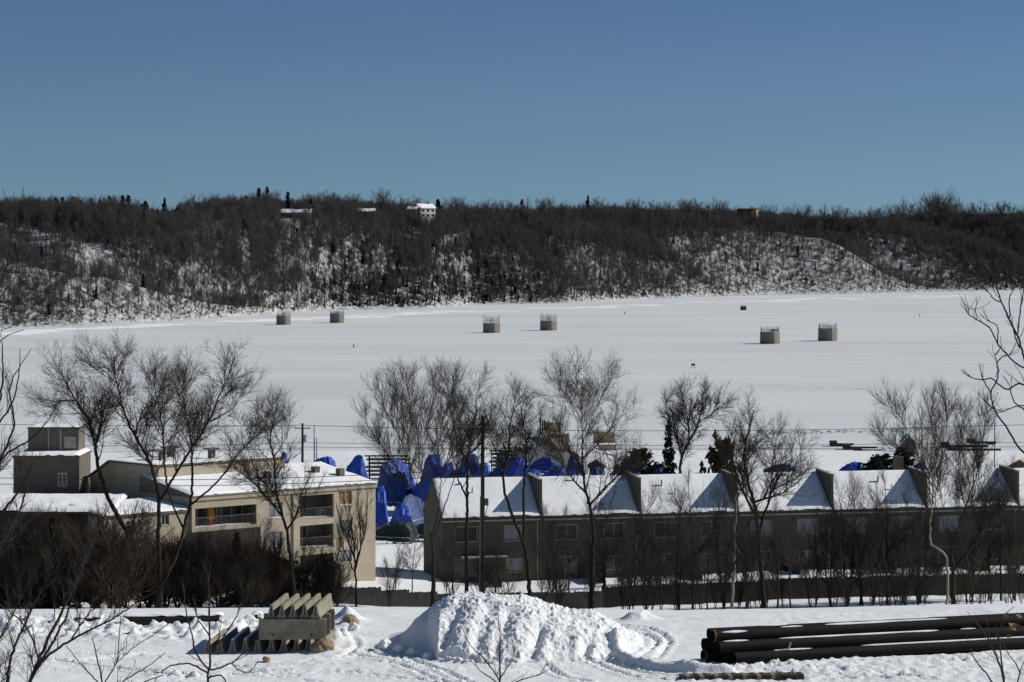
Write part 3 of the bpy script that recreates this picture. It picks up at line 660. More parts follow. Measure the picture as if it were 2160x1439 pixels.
# pressure ridges and trodden snow: low broken lumps
def lumps(name, label, line, n, w, h, seed, spread):
    rg = np.random.default_rng(seed); mb = MB()
    for k in range(n):
        f = rg.uniform(0, len(line)-1.001); i = int(f); f -= i; p0, p1 = line[i], line[i+1]; px_ = p0[0]+(p1[0]-p0[0])*f; py_ = p0[1]+(p1[1]-p0[1])*f+rg.normal(0, spread)
        D = HC*F/(py_-YH); x = PX(px_, D); a = w*rg.uniform(.5, 1.4); b = w*rg.uniform(.3, .8); c = h*rg.uniform(.5, 1.3)
        q = [(x-a, D-b, -.02), (x+a, D-b*.7, -.02), (x+a*.8, D+b, -.02), (x-a*.9, D+b*.8, -.02), (x-a*.3, D-b*.2, c), (x+a*.35, D, c*.9)]
        mb.add(q, [(0, 1, 5, 4), (1, 2, 5), (2, 3, 4, 5), (3, 0, 4)])
    tag(mb.build(name, M_roofsnow if name == 'snow_drifts' else M_ice), label, 'snow', kind='stuff')  # drifts use whiter snow, standing in for sun caught on their crests
lumps('ice_ridge', 'thin broken ridge of ice crossing the right half of the river', [(1585, 815), (1700, 818), (1850, 821), (2030, 825)], 70, 1.6, .30, 3, .6)
lumps('trodden_snow', 'trampled dotted line of snow lumps near the right shore', [(1620, 915), (1700, 914), (1860, 909), (1960, 905)], 130, .45, .34, 4, 2.0)
lumps('snowmobile_tracks', 'faint rutted snowmobile tracks running across the frozen river', [(-20, 722), (300, 700), (700, 678), (1100, 664), (1600, 650), (2180, 640)], 420, 1.6, .12, 6, .35)
lumps('wind_crust', 'scattered low crests of wind packed snow on the frozen river', [(-20, 800), (500, 770), (1100, 760), (1700, 755), (2180, 770)], 900, 1.5, .10, 8, 38)
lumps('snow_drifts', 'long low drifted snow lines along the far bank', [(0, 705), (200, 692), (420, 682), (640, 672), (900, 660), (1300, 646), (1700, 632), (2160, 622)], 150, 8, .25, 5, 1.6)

# ---------------------------------------------------------------- walls with openings
def wall_mb(mb, x0, x1, z0, z1, y, th, opens):
    xs_ = sorted({x0, x1, *[o[0] for o in opens], *[o[1] for o in opens]}); zs_ = sorted({z0, z1, *[o[2] for o in opens], *[o[3] for o in opens]})
    for a, b in zip(xs_[:-1], xs_[1:]):
        run = None
        for c, d in zip(zs_[:-1], zs_[1:]):
            mx, mz = (a+b)/2, (c+d)/2
            hole = any(o[0] < mx < o[1] and o[2] < mz < o[3] for o in opens)
            if hole:
                if run: mb.box(a, b, y, y+th, *run); run = None
            else: run = (run[0], d) if run else (c, d)
        if run: mb.box(a, b, y, y+th, *run)
def window(parent, x0, x1, z0, z1, y, glass, mull=1, frame=None, sill=True, name='window'):
    f = MB(); w = .07; d0, d1 = y+.04, y+.16
    f.box(x0, x1, d0, d1, z0, z0+w); f.box(x0, x1, d0, d1, z1-w, z1); f.box(x0, x0+w, d0, d1, z0+w, z1-w); f.box(x1-w, x1, d0, d1, z0+w, z1-w)
    for k in range(mull):
        xm = x0+(x1-x0)*(k+1)/(mull+1); f.box(xm-w/2, xm+w/2, d0+.005, d1-.005, z0+w, z1-w)
    o = f.build(name, frame or M_trim, parent)
    g = MB(); g.box(x0+.02, x1-.02, y+.10, y+.13, z0+.02, z1-.02); g.build('pane', glass, o)
    if sill:
        s_ = MB(); s_.box(x0-.05, x1+.05, y-.08, y+.035, z0-.07, z0-.005); s_.build('sill', M_roofsnow if sill == 2 else M_trim, o)
    return o
def snow_sheet(x0, x1, y0, y1, zf, nx, ny, th, seed, parent, name='snow_cover', over=.0):
    X, Y = np.meshgrid(np.linspace(x0, x1, nx), np.linspace(y0, y1, ny)); Zt = zf(X, Y)
    ed = np.minimum.reduce([X-x0, x1-X, Y-y0+.22*fbm(X*1.3+seed*5, X*0, 3)-.06, y1-Y]); ed = np.maximum(ed, 0); prof = np.clip(ed/.25, 0, 1)**.5
    Zs = Zt+th*(.15+.85*prof)*(1+.35*fbm(X*.5+seed, Y*.5, 3))
    m_ = grid_mesh(name, np.vstack([X, X[::-1]]), np.vstack([Y, Y[::-1]]), np.vstack([Zs, (Zt-.02)[::-1]]))
    return link(name, m_, M_roofsnow, parent)

# ---------------------------------------------------------------- townhouse row
TH_A = math.atan2(.2521, .9677); TH_P = 9.9; TH0 = Vector((PX(932, 270), 270, 4.9)); ud = Vector((math.cos(TH_A), math.sin(TH_A), 0))
EZ, RZ, DEP = 6.45, 9.6, 3.9
def townhouse():
    r = empty('townhouse', (0, 0, 0), 0); W_ = TH_P-.02
    ops = [(1.3, 3.5, 4.1, 5.55), (6.1, 8.2, 4.1, 5.55), (1.2, 3.4, .35, 2.5), (6.3, 7.9, 1.1, 2.4)]
    mb = MB(); wall_mb(mb, 0, W_, -1.2, EZ, 0, .2, ops)
    mb.box(0, .2, .2, 2*DEP, -1.2, EZ); mb.box(W_-.2, W_, .2, 2*DEP, -1.2, EZ); mb.box(.2, W_-.2, 2*DEP-.2, 2*DEP, -1.2, EZ)
    for x in (0, W_-.2): mb.prism([(0, EZ), (2*DEP, EZ), (DEP, RZ)], 0, x, x+.2)
    mb.box(.0, W_, -.05, -.003, 2.95, 3.15)
    mb.build('wall', M_siding, r)
    bk = MB(); bk.box(.2, W_-.2, .75, .8, -1, EZ-.1); bk.build('interior', M_recess, r)
    window(r, 1.3, 3.5, 4.1, 5.55, 0, M_glass, 1); window(r, 6.1, 8.2, 4.1, 5.55, 0, M_glass, 1)
    window(r, 1.2, 3.4, .35, 2.5, 0, M_glass, 1, name='patio_door', sill=False); window(r, 6.3, 7.9, 1.1, 2.4, 0, M_glass, 1)
    rf = MB(); sl_ = (RZ-EZ)/DEP
    rf.add([(0, -.35, EZ-.35*sl_), (W_, -.35, EZ-.35*sl_), (W_, DEP, RZ), (0, DEP, RZ), (0, 2*DEP+.35, EZ-.35*sl_), (W_, 2*DEP+.35, EZ-.35*sl_),
            (0, -.35, EZ-.35*sl_+.22), (W_, -.35, EZ-.35*sl_+.22), (W_, DEP, RZ+.22), (0, DEP, RZ+.22), (0, 2*DEP+.35, EZ-.35*sl_+.22), (W_, 2*DEP+.35, EZ-.35*sl_+.22)],
           [(6, 7, 8, 9), (9, 8, 11, 10), (0, 3, 2, 1), (3, 4, 5, 2), (0, 1, 7, 6), (4, 10, 11, 5), (1, 2, 8, 7), (2, 5, 11, 8), (0, 6, 9, 3), (3, 9, 10, 4)])
    ro = rf.build('roof', M_shingle, r)
    zf = lambda X, Y: EZ+.22+np.minimum(Y, 2*DEP-Y)*sl_
    snow_sheet(.03, W_-.32, -.30, DEP, zf, 40, 26, .20, 3, ro); snow_sheet(.03, W_-.32, DEP, 2*DEP, zf, 20, 14, .20, 9, ro)
    fn = MB(); fn.prism([(-.12, EZ-1.0), (-.12, RZ+.22), (DEP+.3, RZ+.5), (DEP+.3, RZ-.1), (DEP, RZ-.15), (0, EZ-.15)], 0, W_-.30, W_-.04); fo = fn.build('party_wall_fin', M_fin, r)
    cp = MB(); cp.prism([(-.17, RZ+.223), (-.17, RZ+.30), (DEP+.35, RZ+.59), (DEP+.35, RZ+.503)], 0, W_-.34, W_); cp.build('coping', M_trim, fo)
    gt = MB(); gt.tube((W_-.5, -.1, -.6), (W_-.5, -.1, EZ-.3), .05, k=6); gt.build('downspout', M_trim, r)
    return r
th0 = townhouse()
TH_LAB = ['townhouse at the left end of the row, behind the tall utility pole', 'second townhouse from the left, behind the pale sunlit trunk', 'third townhouse from the left, with two dark windows under the eave', 'fourth townhouse from the left, behind the white birch trunk',
          'fifth townhouse from the left, with a pale chimney at its roof ridge', 'sixth townhouse from the left, behind the wide many stemmed tree', 'seventh townhouse of the row, cut off by the right edge of the photo']
ths = []
for k in range(7):
    o = th0 if k == 0 else copy_tree(th0)
    o.location = TH0+ud*TH_P*k+Vector((0, 0, -.04*k)); o.rotation_euler = (0, 0, TH_A)
    tag(o, TH_LAB[k], 'townhouse', 'townhouses in the long row'); ths.append(o)
ch = MB(); ch.box(8.6, 9.4, DEP+1.0, DEP+1.9, RZ-1, RZ+1.5); ch.build('chimney', M_fin, ths[4])
ch = MB(); ch.box(8.7, 9.3, DEP+.6, DEP+1.4, RZ-1, RZ+1.0); ch.build('chimney', M_fin, ths[1])
_rv = random.Random(9)
for o in ths:
    for c in o.children:
        if c.name.startswith(('window', 'patio_door')):
            for g_ in c.children:
                if g_.name.startswith('pane') and _rv.random() < .22:
                    g_.material_slots[0].link = 'OBJECT'; g_.material_slots[0].material = _rv.choice([M_curtain, M_recess, M_curtain])
for k, o in enumerate(ths):
    fl = MB(); fx = 2.2+_rv.uniform(0, 4.5); fy = _rv.uniform(2.2, 3.3); fz = EZ+fy*(RZ-EZ)/DEP; fl.tube((fx, fy, fz), (fx, fy, fz+_rv.uniform(.7, 1.1)), .09, k=7); fl.tube((fx+1.1, fy-.9, fz-.9), (fx+1.1, fy-.9, fz+.25), .06, k=6); fl.build('roof_flue', M_steel, o)
    gu = MB(); gu.box(.02, TH_P-.36, -.47, -.36, EZ-.42, EZ-.31); gu.build('gutter', M_trim, o)
aw = MB(); aw.box(1.8, 6.2, -1.1, -.06, 2.62, 2.74); aw.build('porch_canopy', M_trim, ths[0])
# screens between the small back yards, snow lying between them
for k in range(7):
    p = TH0+ud*(TH_P*k+4.7)+Vector((0, 0, .1)); r = empty('privacy_screen', p, TH_A, ['weathered screen below the first townhouse from the left', 'weathered screen below the second townhouse from the left', 'weathered screen below the third townhouse from the left', 'weathered screen below the fourth townhouse from the left', 'weathered screen below the fifth townhouse from the left', 'weathered screen below the sixth townhouse from the left', 'weathered screen below the last townhouse on the right'][k], 'screen', 'screens between the townhouse yards')
    m_ = MB(); m_.box(-.06, .06, -4.2, -.3, -1, 1.5); m_.build('panel', M_fence, r)
    for yy in (-4.3, -.2):
        m_ = MB(); m_.box(-.09, .09, yy-.08, yy+.08, -1, 1.65); m_.build('post', M_pole, r)

# ---------------------------------------------------------------- long wooden fence in front of the row
fo_ = Vector((8, 251.2, 0)); fd = Vector((.9685, .2490, 0)); fa = math.atan2(.249, .9685)
fr = empty('wooden_fence', fo_, fa, 'long dark weathered board fence running below the townhouses', 'fence')
rr = random.Random(4)
for k in range(-13, 24):
    x0, x1 = k*2.5, (k+1)*2.5; w_ = fo_+fd*(x0+1.25); gz = G(w_.x, w_.y); mb = MB(); x = x0
    hh = (1.85 if k >= 0 else 1.5)+rr.uniform(-.05, .05)
    while x < x1-.02:
        mb.box(x, x+.148, -.02+rr.uniform(-.008, .008), .02, gz-.3, gz+hh+rr.uniform(-.05, .05)); x += .15
    mb.box(x0, x1, .022, .07, gz+.3, gz+.4); mb.box(x0, x1, .022, .07, gz+1.15, gz+1.25)
    mb.build('board_panel', M_fence if k >= 0 else M_fencegrey, fr)
    mb = MB(); mb.box(x0-.06, x0+.06, .072, .19, gz-.4, gz+hh+.12); mb.build('post', M_pole, fr)

# ---------------------------------------------------------------- apartment building
AA = R(42); A0 = Vector((-20.6, 258, 6.2)); ap = empty('apartment_building', A0, AA, 'beige flat roofed apartment building with three stacked balconies and a taller hall behind', 'building')
def tx(px):                                  # distance along the balcony front at a photo column
    a = (px-1080)/F; return (a*258+20.6)/(math.cos(AA)-a*math.sin(AA))
def zz(px, py):
    t = tx(px); D = 258+t*math.sin(AA); return HC-(py-YH)/F*D-6.2
b0, b1 = tx(633), tx(704); bz = [(zz(668, 1215), zz(668, 1168)), (zz(668, 1156), zz(668, 1107)), (zz(668, 1094), zz(668, 1044))]
l0, l1 = tx(412), tx(541); lz = (zz(470, 1112), zz(470, 1069))
wins = [(tx(567), tx(596), zz(581, 1091), zz(581, 1060), M_curtain), (tx(567), tx(596), zz(581, 1152), zz(581, 1122), M_curtain), (tx(569), tx(597), zz(581, 1205), zz(581, 1180), M_curtain),
        (tx(716), tx(742), zz(729, 1064), zz(729, 1037), M_boardwin), (tx(716), tx(742), zz(729, 1124), zz(729, 1098), M_curtain), (tx(716), tx(742), zz(729, 1186), zz(729, 1160), M_curtain)]
opens = [(b0, b1, *z_) for z_ in bz]+[(l0, l1, *lz)]+[w_[:4] for w_ in wins]
XL, XR = -10.3, 10.6; EZA = 8.75
mb = MB(); wall_mb(mb, XL, XR, -2, EZA, 0, .25, opens); mb.box(XR-.25, XR, .25, 8, -2, EZA); mb.box(XL, XL+.25, .25, 8, -2, EZA)
mb.box(XL+.25, XR-.25, 7.75, 8, -2, EZA); mb.box(b0-.35, b1+.35, -.16, -.003, bz[0][0]-.55, bz[0][0]-.05); mb.box(b0-.35, b1+.35, -.16, -.003, bz[1][0]-.55, bz[1][0]-.05)
mb.build('front_wall', M_beige, ap)
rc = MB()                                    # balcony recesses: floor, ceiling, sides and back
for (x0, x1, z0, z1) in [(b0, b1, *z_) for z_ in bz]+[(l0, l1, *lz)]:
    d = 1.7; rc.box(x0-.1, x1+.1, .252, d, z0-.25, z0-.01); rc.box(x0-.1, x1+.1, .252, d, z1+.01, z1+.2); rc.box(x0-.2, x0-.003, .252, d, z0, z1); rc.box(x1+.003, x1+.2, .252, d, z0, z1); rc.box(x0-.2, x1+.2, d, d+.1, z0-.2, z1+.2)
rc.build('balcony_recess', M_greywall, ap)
for i, (x0, x1, z0, z1) in enumerate([(b0, b1, *z_) for z_ in bz]+[(l0, l1, *lz)]):
    wd = x1-x0; window(ap, x0+.25, x0+wd*.52, z0+.05, z1-.1, 1.5, M_glass, 2, name='balcony_door', sill=False)
    if i == 3: window(ap, x0+wd*.58, x1-.4, z0+.05, z1-.1, 1.5, M_glass, 1, name='balcony_door', sill=False)
    rl = MB(); rl.box(x0, x1, .02, .07, z0+.95, z0+1.01); rl.box(x0, x1, .02, .07, z0+.06, z0+.1)
    n = int(wd/.16)
    for k in range(n+1): rl.box(x0+k*wd/n-.011, x0+k*wd/n+.011, .035, .055, z0+.1, z0+.95)
    rl.build('balcony_railing', M_rail, ap)
    sn = MB(); sn.box(x0+.03, x1-.03, .3, 1.2, z0-.008, z0+.13); sn.build('balcony_snow', M_roofsnow, ap)
    # things left out for the winter
    if i < 3:
        t_ = MB(); cx_ = x0+wd*(.62+.1*i); t_.box(cx_-.35, cx_+.35, .7, 1.2, z0+.62, z0+.67)
        for sx_, sy_ in ((-.3, .75), (.3, .75), (-.3, 1.15), (.3, 1.15)): t_.box(cx_+sx_-.025, cx_+sx_+.025, sy_-.025, sy_+.025, z0+.132, z0+.62)
        M_ = Matrix.Translation(A0) @ Matrix.Rotation(AA, 4, 'Z')
        o = t_.build('patio_table', M_white if i != 1 else M_rail, None); o.matrix_world = M_
        tag(o, ['small white table on the lowest balcony', 'small dark table on the middle balcony', 'small white table on the top balcony'][i], 'table')
for (x0, x1, z0, z1, g) in wins: window(ap, x0, x1, z0, z1, .03, g, 1, sill=2)
bc = MB(); bc.box(tx(402), tx(549), -.09, -.004, -2, lz[0]-.25); bc.build('brick_cladding', M_brick, ap)
fa_ = MB(); fa_.box(XL-.1, XR+.1, -.12, -.005, EZA-.28, EZA+.1); fa_.build('fascia', M_beige, ap)
rs = MB(); rs.prism([(-.15, EZA+.003), (8.1, EZA+.003), (8.1, EZA+1.5), (-.15, EZA+.12)], 0, XL, XR); ro = rs.build('roof', M_greywall, ap)
snow_sheet(XL+.02, XR-.02, -.12, 8.05, lambda X, Y: EZA+.145+(Y+.15)*.1672, 60, 30, .22, 2, ro)
dp = MB(); dp.tube((tx(617), -.08, -1), (tx(617), -.08, EZA-.3), .06, k=6); dp.build('downspout', M_rail, ap)
# lower beige end
lw = [(tx(345), tx(361), zz(353, 1108), zz(353, 1087), M_glass), (tx(270), tx(290), zz(280, 1122), zz(280, 1100), M_glass)]
XLL = -19.4; EZL = 7.55
mb = MB(); wall_mb(mb, XLL, XL-.003, -2, EZL, .3, .25, [w_[:4] for w_ in lw]); mb.box(XLL, XLL+.25, .55, 7, -2, EZL); mb.build('low_wall', M_beige, ap)
for (x0, x1, z0, z1, g) in lw: window(ap, x0, x1, z0, z1, .33, g, 1)
rs = MB(); rs.prism([(.15, EZL+.003), (6.0, EZL+.003), (6.0, EZL+.7), (.15, EZL+.14)], 0, XLL-.1, XL-.005); ro = rs.build('roof', M_greywall, ap)
snow_sheet(XLL-.08, XL-.02, .17, 5.95, lambda X, Y: EZL+.155+(Y-.15)*.0957, 40, 24, .22, 5, ro)
# taller hall behind, lit on its right face
hx0, hx1, hz = -9.7, 4.6, 11.1
hp_ = [(6.0, 5.5), (6.0, hz), (13.8, hz), (17.0, hz-1.6), (17.0, 5.5)]
mb = MB(); mb.prism(hp_, 0, hx0, hx0+.3); mb.prism(hp_, 0, hx1-.3, hx1); mb.box(hx0+.3, hx1-.3, 6.0, 6.25, 5.5, hz); mb.box(hx0+.3, hx1-.3, 16.7, 17, 5.5, hz-1.7)
mb.build('hall_wall', [M_beige], ap)
rs = MB(); rs.prism([(5.9, hz+.003), (13.9, hz+.003), (17.2, hz-1.65), (17.2, hz-1.45), (13.9, hz+.16), (5.9, hz+.16)], 0, hx0-.12, hx1+.12); ro = rs.build('hall_roof', M_greywall, ap)
snow_sheet(hx0, hx1, 6.0, 13.8, lambda X, Y: hz+.165+0*X, 40, 20, .10, 8, ro)
for (x_, y_, w_) in [(-6.5, 10, 2.2), (-2.0, 8.5, 1.2), (-3.8, 12.5, 1.6)]:
    v_ = MB(); v_.box(x_-w_/2, x_+w_/2, y_-.5, y_+.5, hz+1.05, hz+1.2); v_.box(x_-.25, x_+.25, y_-.25, y_+.25, hz+.1, hz+1.05); v_.build('roof_vent', M_rail, ro)
for (x_, y_) in [(0.6, 3.5), (6.8, 4.2), (8.4, 2.5)]:
    v_ = MB(); v_.box(x_-.3, x_+.3, y_-.3, y_+.3, EZA+.5, EZA+1.2+y_*.1); v_.build('roof_vent', M_greywall, ap)

# stair tower block and the brick wing at the left
sb = empty('tower_block', (-45.4, 259, 6.2), 0, 'stepped grey tower block with a snow ledge at the left edge of the buildings', 'building')
zt1 = HC-465/F*259-6.2; w1 = PX(187, 259)-PX(48, 259); wn = (PX(122, 259)+45.4, PX(141, 259)+45.4, HC-(1026-YH)/F*259-6.2, HC-(998-YH)/F*259-6.2)
mb = MB(); wall_mb(mb, 0, w1, -2, zt1, 0, .25, [wn]); mb.box(0, .25, .25, 7, -2, zt1); mb.box(w1-.25, w1, .25, 7, -2, zt1); mb.box(.25, w1-.25, 6.75, 7, -2, zt1); mb.build('lower_wall', M_greywall, sb)
window(sb, *wn, 0, M_glass, 1, frame=M_white)
rs = MB(); rs.box(-.1, w1+.1, -.1, 7.1, zt1+.003, zt1+.12); ro = rs.build('lower_roof', M_greywall, sb); snow_sheet(-.05, w1+.05, -.05, 7, lambda X, Y: zt1+.125+0*X, 20, 20, .22, 3, ro)
x0, x1 = PX(59, 262.5)+45.4, PX(166, 262.5)+45.4; zt2 = HC-404/F*262.5-6.2
mb = MB(); mb.box(x0, x1, 3.5, 7.4, zt1+.1, zt2); mb.build('upper_wall', M_greywall, sb)
pn = MB(); pn.box(x0+3.35, x0+4.45, 3.44, 3.497, zt1+.6, zt2-.75); pn.box(x0+1.85, x0+1.97, 3.42, 3.495, zt1+.2, zt2-.02); pn.box(x0+2.95, x0+3.1, 3.42, 3.495, zt1+.2, zt2-.02); pn.build('wall_panel', M_trim, sb)
rs = MB(); rs.box(x0-.08, x1+.08, 3.42, 7.5, zt2+.003, zt2+.1); ro = rs.build('upper_roof', M_shingle, sb); snow_sheet(x0, x1, 3.5, 7.4, lambda X, Y: zt2+.105+0*X, 16, 16, .12, 6, ro)
sh = MB(); sh.prism([(0, zt1-.02), (-2.6, zt1-1.9), (-2.6, zt1-2.1), (0, zt1-.4)], 1, 0, 0) if False else None
bw = empty('brick_wing', (PX(-70, 247), 247, 6.0), 0, 'low dark red brick wing with a snowy roof behind the brush at far left', 'building')
W_ = PX(238, 247)-PX(-70, 247); zE = HC-584/F*247-6.0
ops = [(W_*f, W_*f+1.6, zE-3.0, zE-1.6) for f in (.30, .62)]+[(W_*f, W_*f+1.6, zE-6.0, zE-4.6) for f in (.30, .62)]
mb = MB(); wall_mb(mb, 0, W_, -2, zE, 0, .25, ops); mb.box(0, .25, .25, 9, -2, zE); mb.box(W_-.25, W_, .25, 9, -2, zE); mb.build('wall', M_brick, bw)
for o_ in ops: window(bw, *o_, 0, M_glass, 1, frame=M_rail)
rs = MB(); rs.prism([(-.3, zE+.003), (9, zE+.003), (9, zE+.75), (-.3, zE+.15)], 0, -.2, W_+.2); ro = rs.build('roof', M_shingle, bw); snow_sheet(-.15, W_+.15, -.25, 8.9, lambda X, Y: zE+.16+(Y+.3)*.0645, 50, 26, .25, 4, ro)
# cloth hung on the big balcony
bn = empty('balcony_banner', Matrix.Translation(A0) @ Matrix.Rotation(AA, 4, 'Z') @ Vector((tx(457), .8, zz(457, 1112))), AA, 'bright orange and red cloth hanging in the wide shaded balcony', 'cloth')
def cloth(z0, z1, w, m, nm):
    X, Zc = np.meshgrid(np.linspace(-w/2, w/2, 9), np.linspace(z0, z1, 10)); Yc = .05*np.sin(X*14)+.03*np.sin(Zc*5)
    o = link(nm, grid_mesh(nm, X, Yc, Zc), m, bn); s_ = o.modifiers.new('thick', 'SOLIDIFY'); s_.thickness = .02
cloth(.62, 1.65, .62, M_orange, 'orange_cloth'); cloth(.1, .60, .52, M_red, 'red_cloth')

# ---------------------------------------------------------------- tarped boats in the winter yard behind
def boat_geo(Lb, Wb, Hh, Ht, seed, flat=False):
    rg = np.random.default_rng(seed); n, m = 13, 11; V = []
    for i in range(n):
        t = i/(n-1); bw_ = Wb/2*(1-.55*max(0, (t-.55)/.45)**2)*(.86+.14*min(1, t*4)); rz = Hh+Ht*(.72+.28*math.sin(math.pi*min(1, t*1.25+.1)))*(1-.55*max(0, (t-.7)/.3)**1.5)*(1-.35*max(0, (.12-t)/.12))
        for j in range(m):
            u = j/(m-1)*2-1; a = abs(u)
            if flat: k = min(1, (1-a)*2.2)
            else: k = 1-a**1.25
            z = Hh*.52+(rz-Hh*.52)*k if a < .999 else Hh*.45
            V.append((u*bw_*(1.05 if a > .99 else 1)+rg.normal(0, .05), t*Lb-Lb/2, z+rg.normal(0, .06)-.13*abs(math.sin(i*1.57))*(1-a**3)+.06*math.sin(i*2.6+j*1.7)*(1-a)))
    q = np.arange(n*m).reshape(n, m); Q = np.stack([q[:-1, :-1], q[:-1, 1:], q[1:, 1:], q[1:, :-1]], -1).reshape(-1, 4).tolist()
    c0 = len(V); V.append((0, -Lb/2, Hh*.45)); c1 = len(V); V.append((0, Lb/2, Hh*.45)); F_ = [tuple(f) for f in Q]
    for j in range(m-1): F_.append((c0, j+1, j)); F_.append((c1, (n-1)*m+j, (n-1)*m+j+1))
    mb = MB(); mb.add(V, F_); hb = MB(); hv = []
    for i in range(n):
        t = i/(n-1); bw_ = Wb/2*(1-.55*max(0, (t-.55)/.45)**2)*(.86+.14*min(1, t*4))*.97; k = .12+.5*max(0, (t-.75)/.25)**2
        for (u, z) in ((-1, .56), (-.86, .34), (0, k), (.86, .34), (1, .56)): hv.append((u*bw_, t*Lb-Lb/2, .5+z*(Hh-.3)))
    q = np.arange(n*5).reshape(n, 5); hq = np.stack([q[:-1, :-1], q[:-1, 1:], q[1:, 1:], q[1:, :-1]], -1).reshape(-1, 4).tolist(); hb.add(hv, hq); hb.poly([hv[i] for i in range(5)])
    sb_ = []
    for (u, t) in ((-.75, .2), (.75, .2), (-.7, .65), (.7, .65)):
        s_ = MB(); s_.tube((u*Wb*.5, (t-.5)*Lb, -.3), (u*Wb*.34, (t-.5)*Lb, Hh*.5), .06, k=5); s_.box(u*Wb*.5-.2, u*Wb*.5+.2, (t-.5)*Lb-.2, (t-.5)*Lb+.2, -.3, .05); sb_.append(s_)
    return mb, hb, sb_
BOATS = [  # photo column, top row, width in photo pixels, distance, heading, tarp, flat top, label
    (597, 949, 50, 405, 12, 0, 0, 'pointed blue tarped boat showing above the apartment roof, leftmost of all the boats'), (681, 963, 34, 430, 80, 0, 1, 'low flat topped blue tarped boat right of the slim grey masts'),
    (748, 958, 60, 380, 60, 0, 0, 'wide blue tarped boat at the right corner of the apartment roof'), (838, 963, 52, 405, -25, 0, 0, 'blue tarped boat behind the upper end of the tarped cluster, by the dock rack'),
    (832, 993, 86, 365, 55, 1, 0, 'large deep blue tarped boat in the middle of the cluster beside the apartments'), (913, 957, 50, 410, 10, 0, 1, 'tall round topped blue tarped boat behind the fan shaped tree'),
    (897, 1003, 62, 362, 24, 0, 0, 'bright blue tarped boat just below the tall round topped one'), (800, 1024, 40, 340, 8, 0, 1, 'bright blue tarped boat hugging the right wall of the apartments'),
    (872, 1040, 78, 346, -18, 1, 0, 'dark blue tarped boat at the foot of the fan shaped tree'), (990, 957, 54, 420, 5, 1, 1, 'round topped blue tarped boat left of the tall utility pole'), (968, 984, 60, 395, 70, 1, 0, 'low dark blue tarped boat over the left end of the townhouse roof'),
    (1047, 984, 48, 395, 20, 1, 0, 'dark blue tarped boat just right of the tall utility pole'), (1088, 962, 56, 415, 15, 0, 1, 'bright blue tarped boat in front of the grey arched tent'), (1146, 963, 50, 425, 25, 0, 0, 'pale blue tarped boat at the right side of the grey arched tent'),
    (1172, 982, 50, 398, 60, 0, 0, 'blue tarped boat between the arched tent and the round topped boat'), (1211, 958, 36, 420, 4, 1, 1, 'narrow round topped blue tarped boat standing alone before the tall forked tree'), (1200, 996, 70, 384, 75, 0, 0, 'low bright blue tarped boat peeping over the second townhouse roof'),
    (1318, 976, 80, 400, 50, 1, 0, 'wide dark blue tarped boat at the foot of the round shrub'), (1375, 979, 66, 405, 75, 0, 0, 'bright blue tarped boat left of the dark spruce'), (1645, 976, 74, 415, 65, 1, 0, 'wide dark blue tarped boat over the fourth townhouse roof'),
    (1795, 974, 54, 410, 85, 0, 1, 'flat topped blue tarped boat over the fifth townhouse roof'), (1868, 985, 30, 400, 30, 0, 0, 'small blue tarped boat under the dark junipers on the right'), (1941, 972, 34, 425, 10, 0, 0, 'blue tarped boat behind the wide many stemmed tree'), (2156, 983, 40, 395, 20, 0, 0, 'blue tarped boat at the right edge by the tan shed'),
    (815, 978, 40, 398, 5, 1, 1, 'dark blue rounded cover just right of the apartment roof corner'), (858, 1000, 44, 380, 10, 0, 1, 'rounded blue cover squeezed between the two largest tarped boats'), (925, 1022, 34, 352, 5, 1, 1, 'narrow dark blue cover beside the first townhouse wall'), (848, 1062, 46, 334, 12, 0, 1, 'short blue cover low in the cluster above the green tarped boats'),
    (1020, 975, 34, 408, 5, 0, 1, 'small blue cover right behind the tall utility pole'), (1122, 990, 44, 390, 15, 0, 1, 'blue cover over the ridge just left of the first party wall'), (945, 975, 36, 405, 8, 0, 1, 'rounded blue cover left of the low one over the first roof'), (1258, 985, 40, 395, 10, 1, 1, 'low dark blue cover beside the trunk of the broad open tree'),
    (835, 1100, 88, 318, 70, 2, 1, 'low boat under a dark green tarp beside the apartments'), (905, 1098, 60, 326, 30, 2, 0, 'boat under a dark green tarp left of the first townhouse')]
for i, (px_, py_, wp, D, hd, tk, fl, lab) in enumerate(BOATS):
    x = PX(px_, D); gz = G(x, D); Ht = HC-(py_-YH)/F*D-gz; vw = wp/F*D; h_ = R(hd)
    Wb = min(3.6, vw/max(.35, abs(math.cos(h_))+.55*abs(math.sin(h_)))); Lb = max(3.0, min(9, Wb*2.3)) if hd < 50 else max(3.5, vw*.95)
    Hh = min(1.9, Ht*.42); tp, hb, st = boat_geo(Lb, Wb, Hh, max(.8, Ht-Hh), i, fl)
    r = empty('tarped_boat', (x, D, gz), h_, lab, 'boat', 'tarped boats in winter storage')
    tp.build('tarp', [M_tarp, M_tarp2, M_tarpg][tk], r, smooth=False); hb.build('hull', M_hull, r)
    for s_ in st: s_.build('stand', M_steel, r)

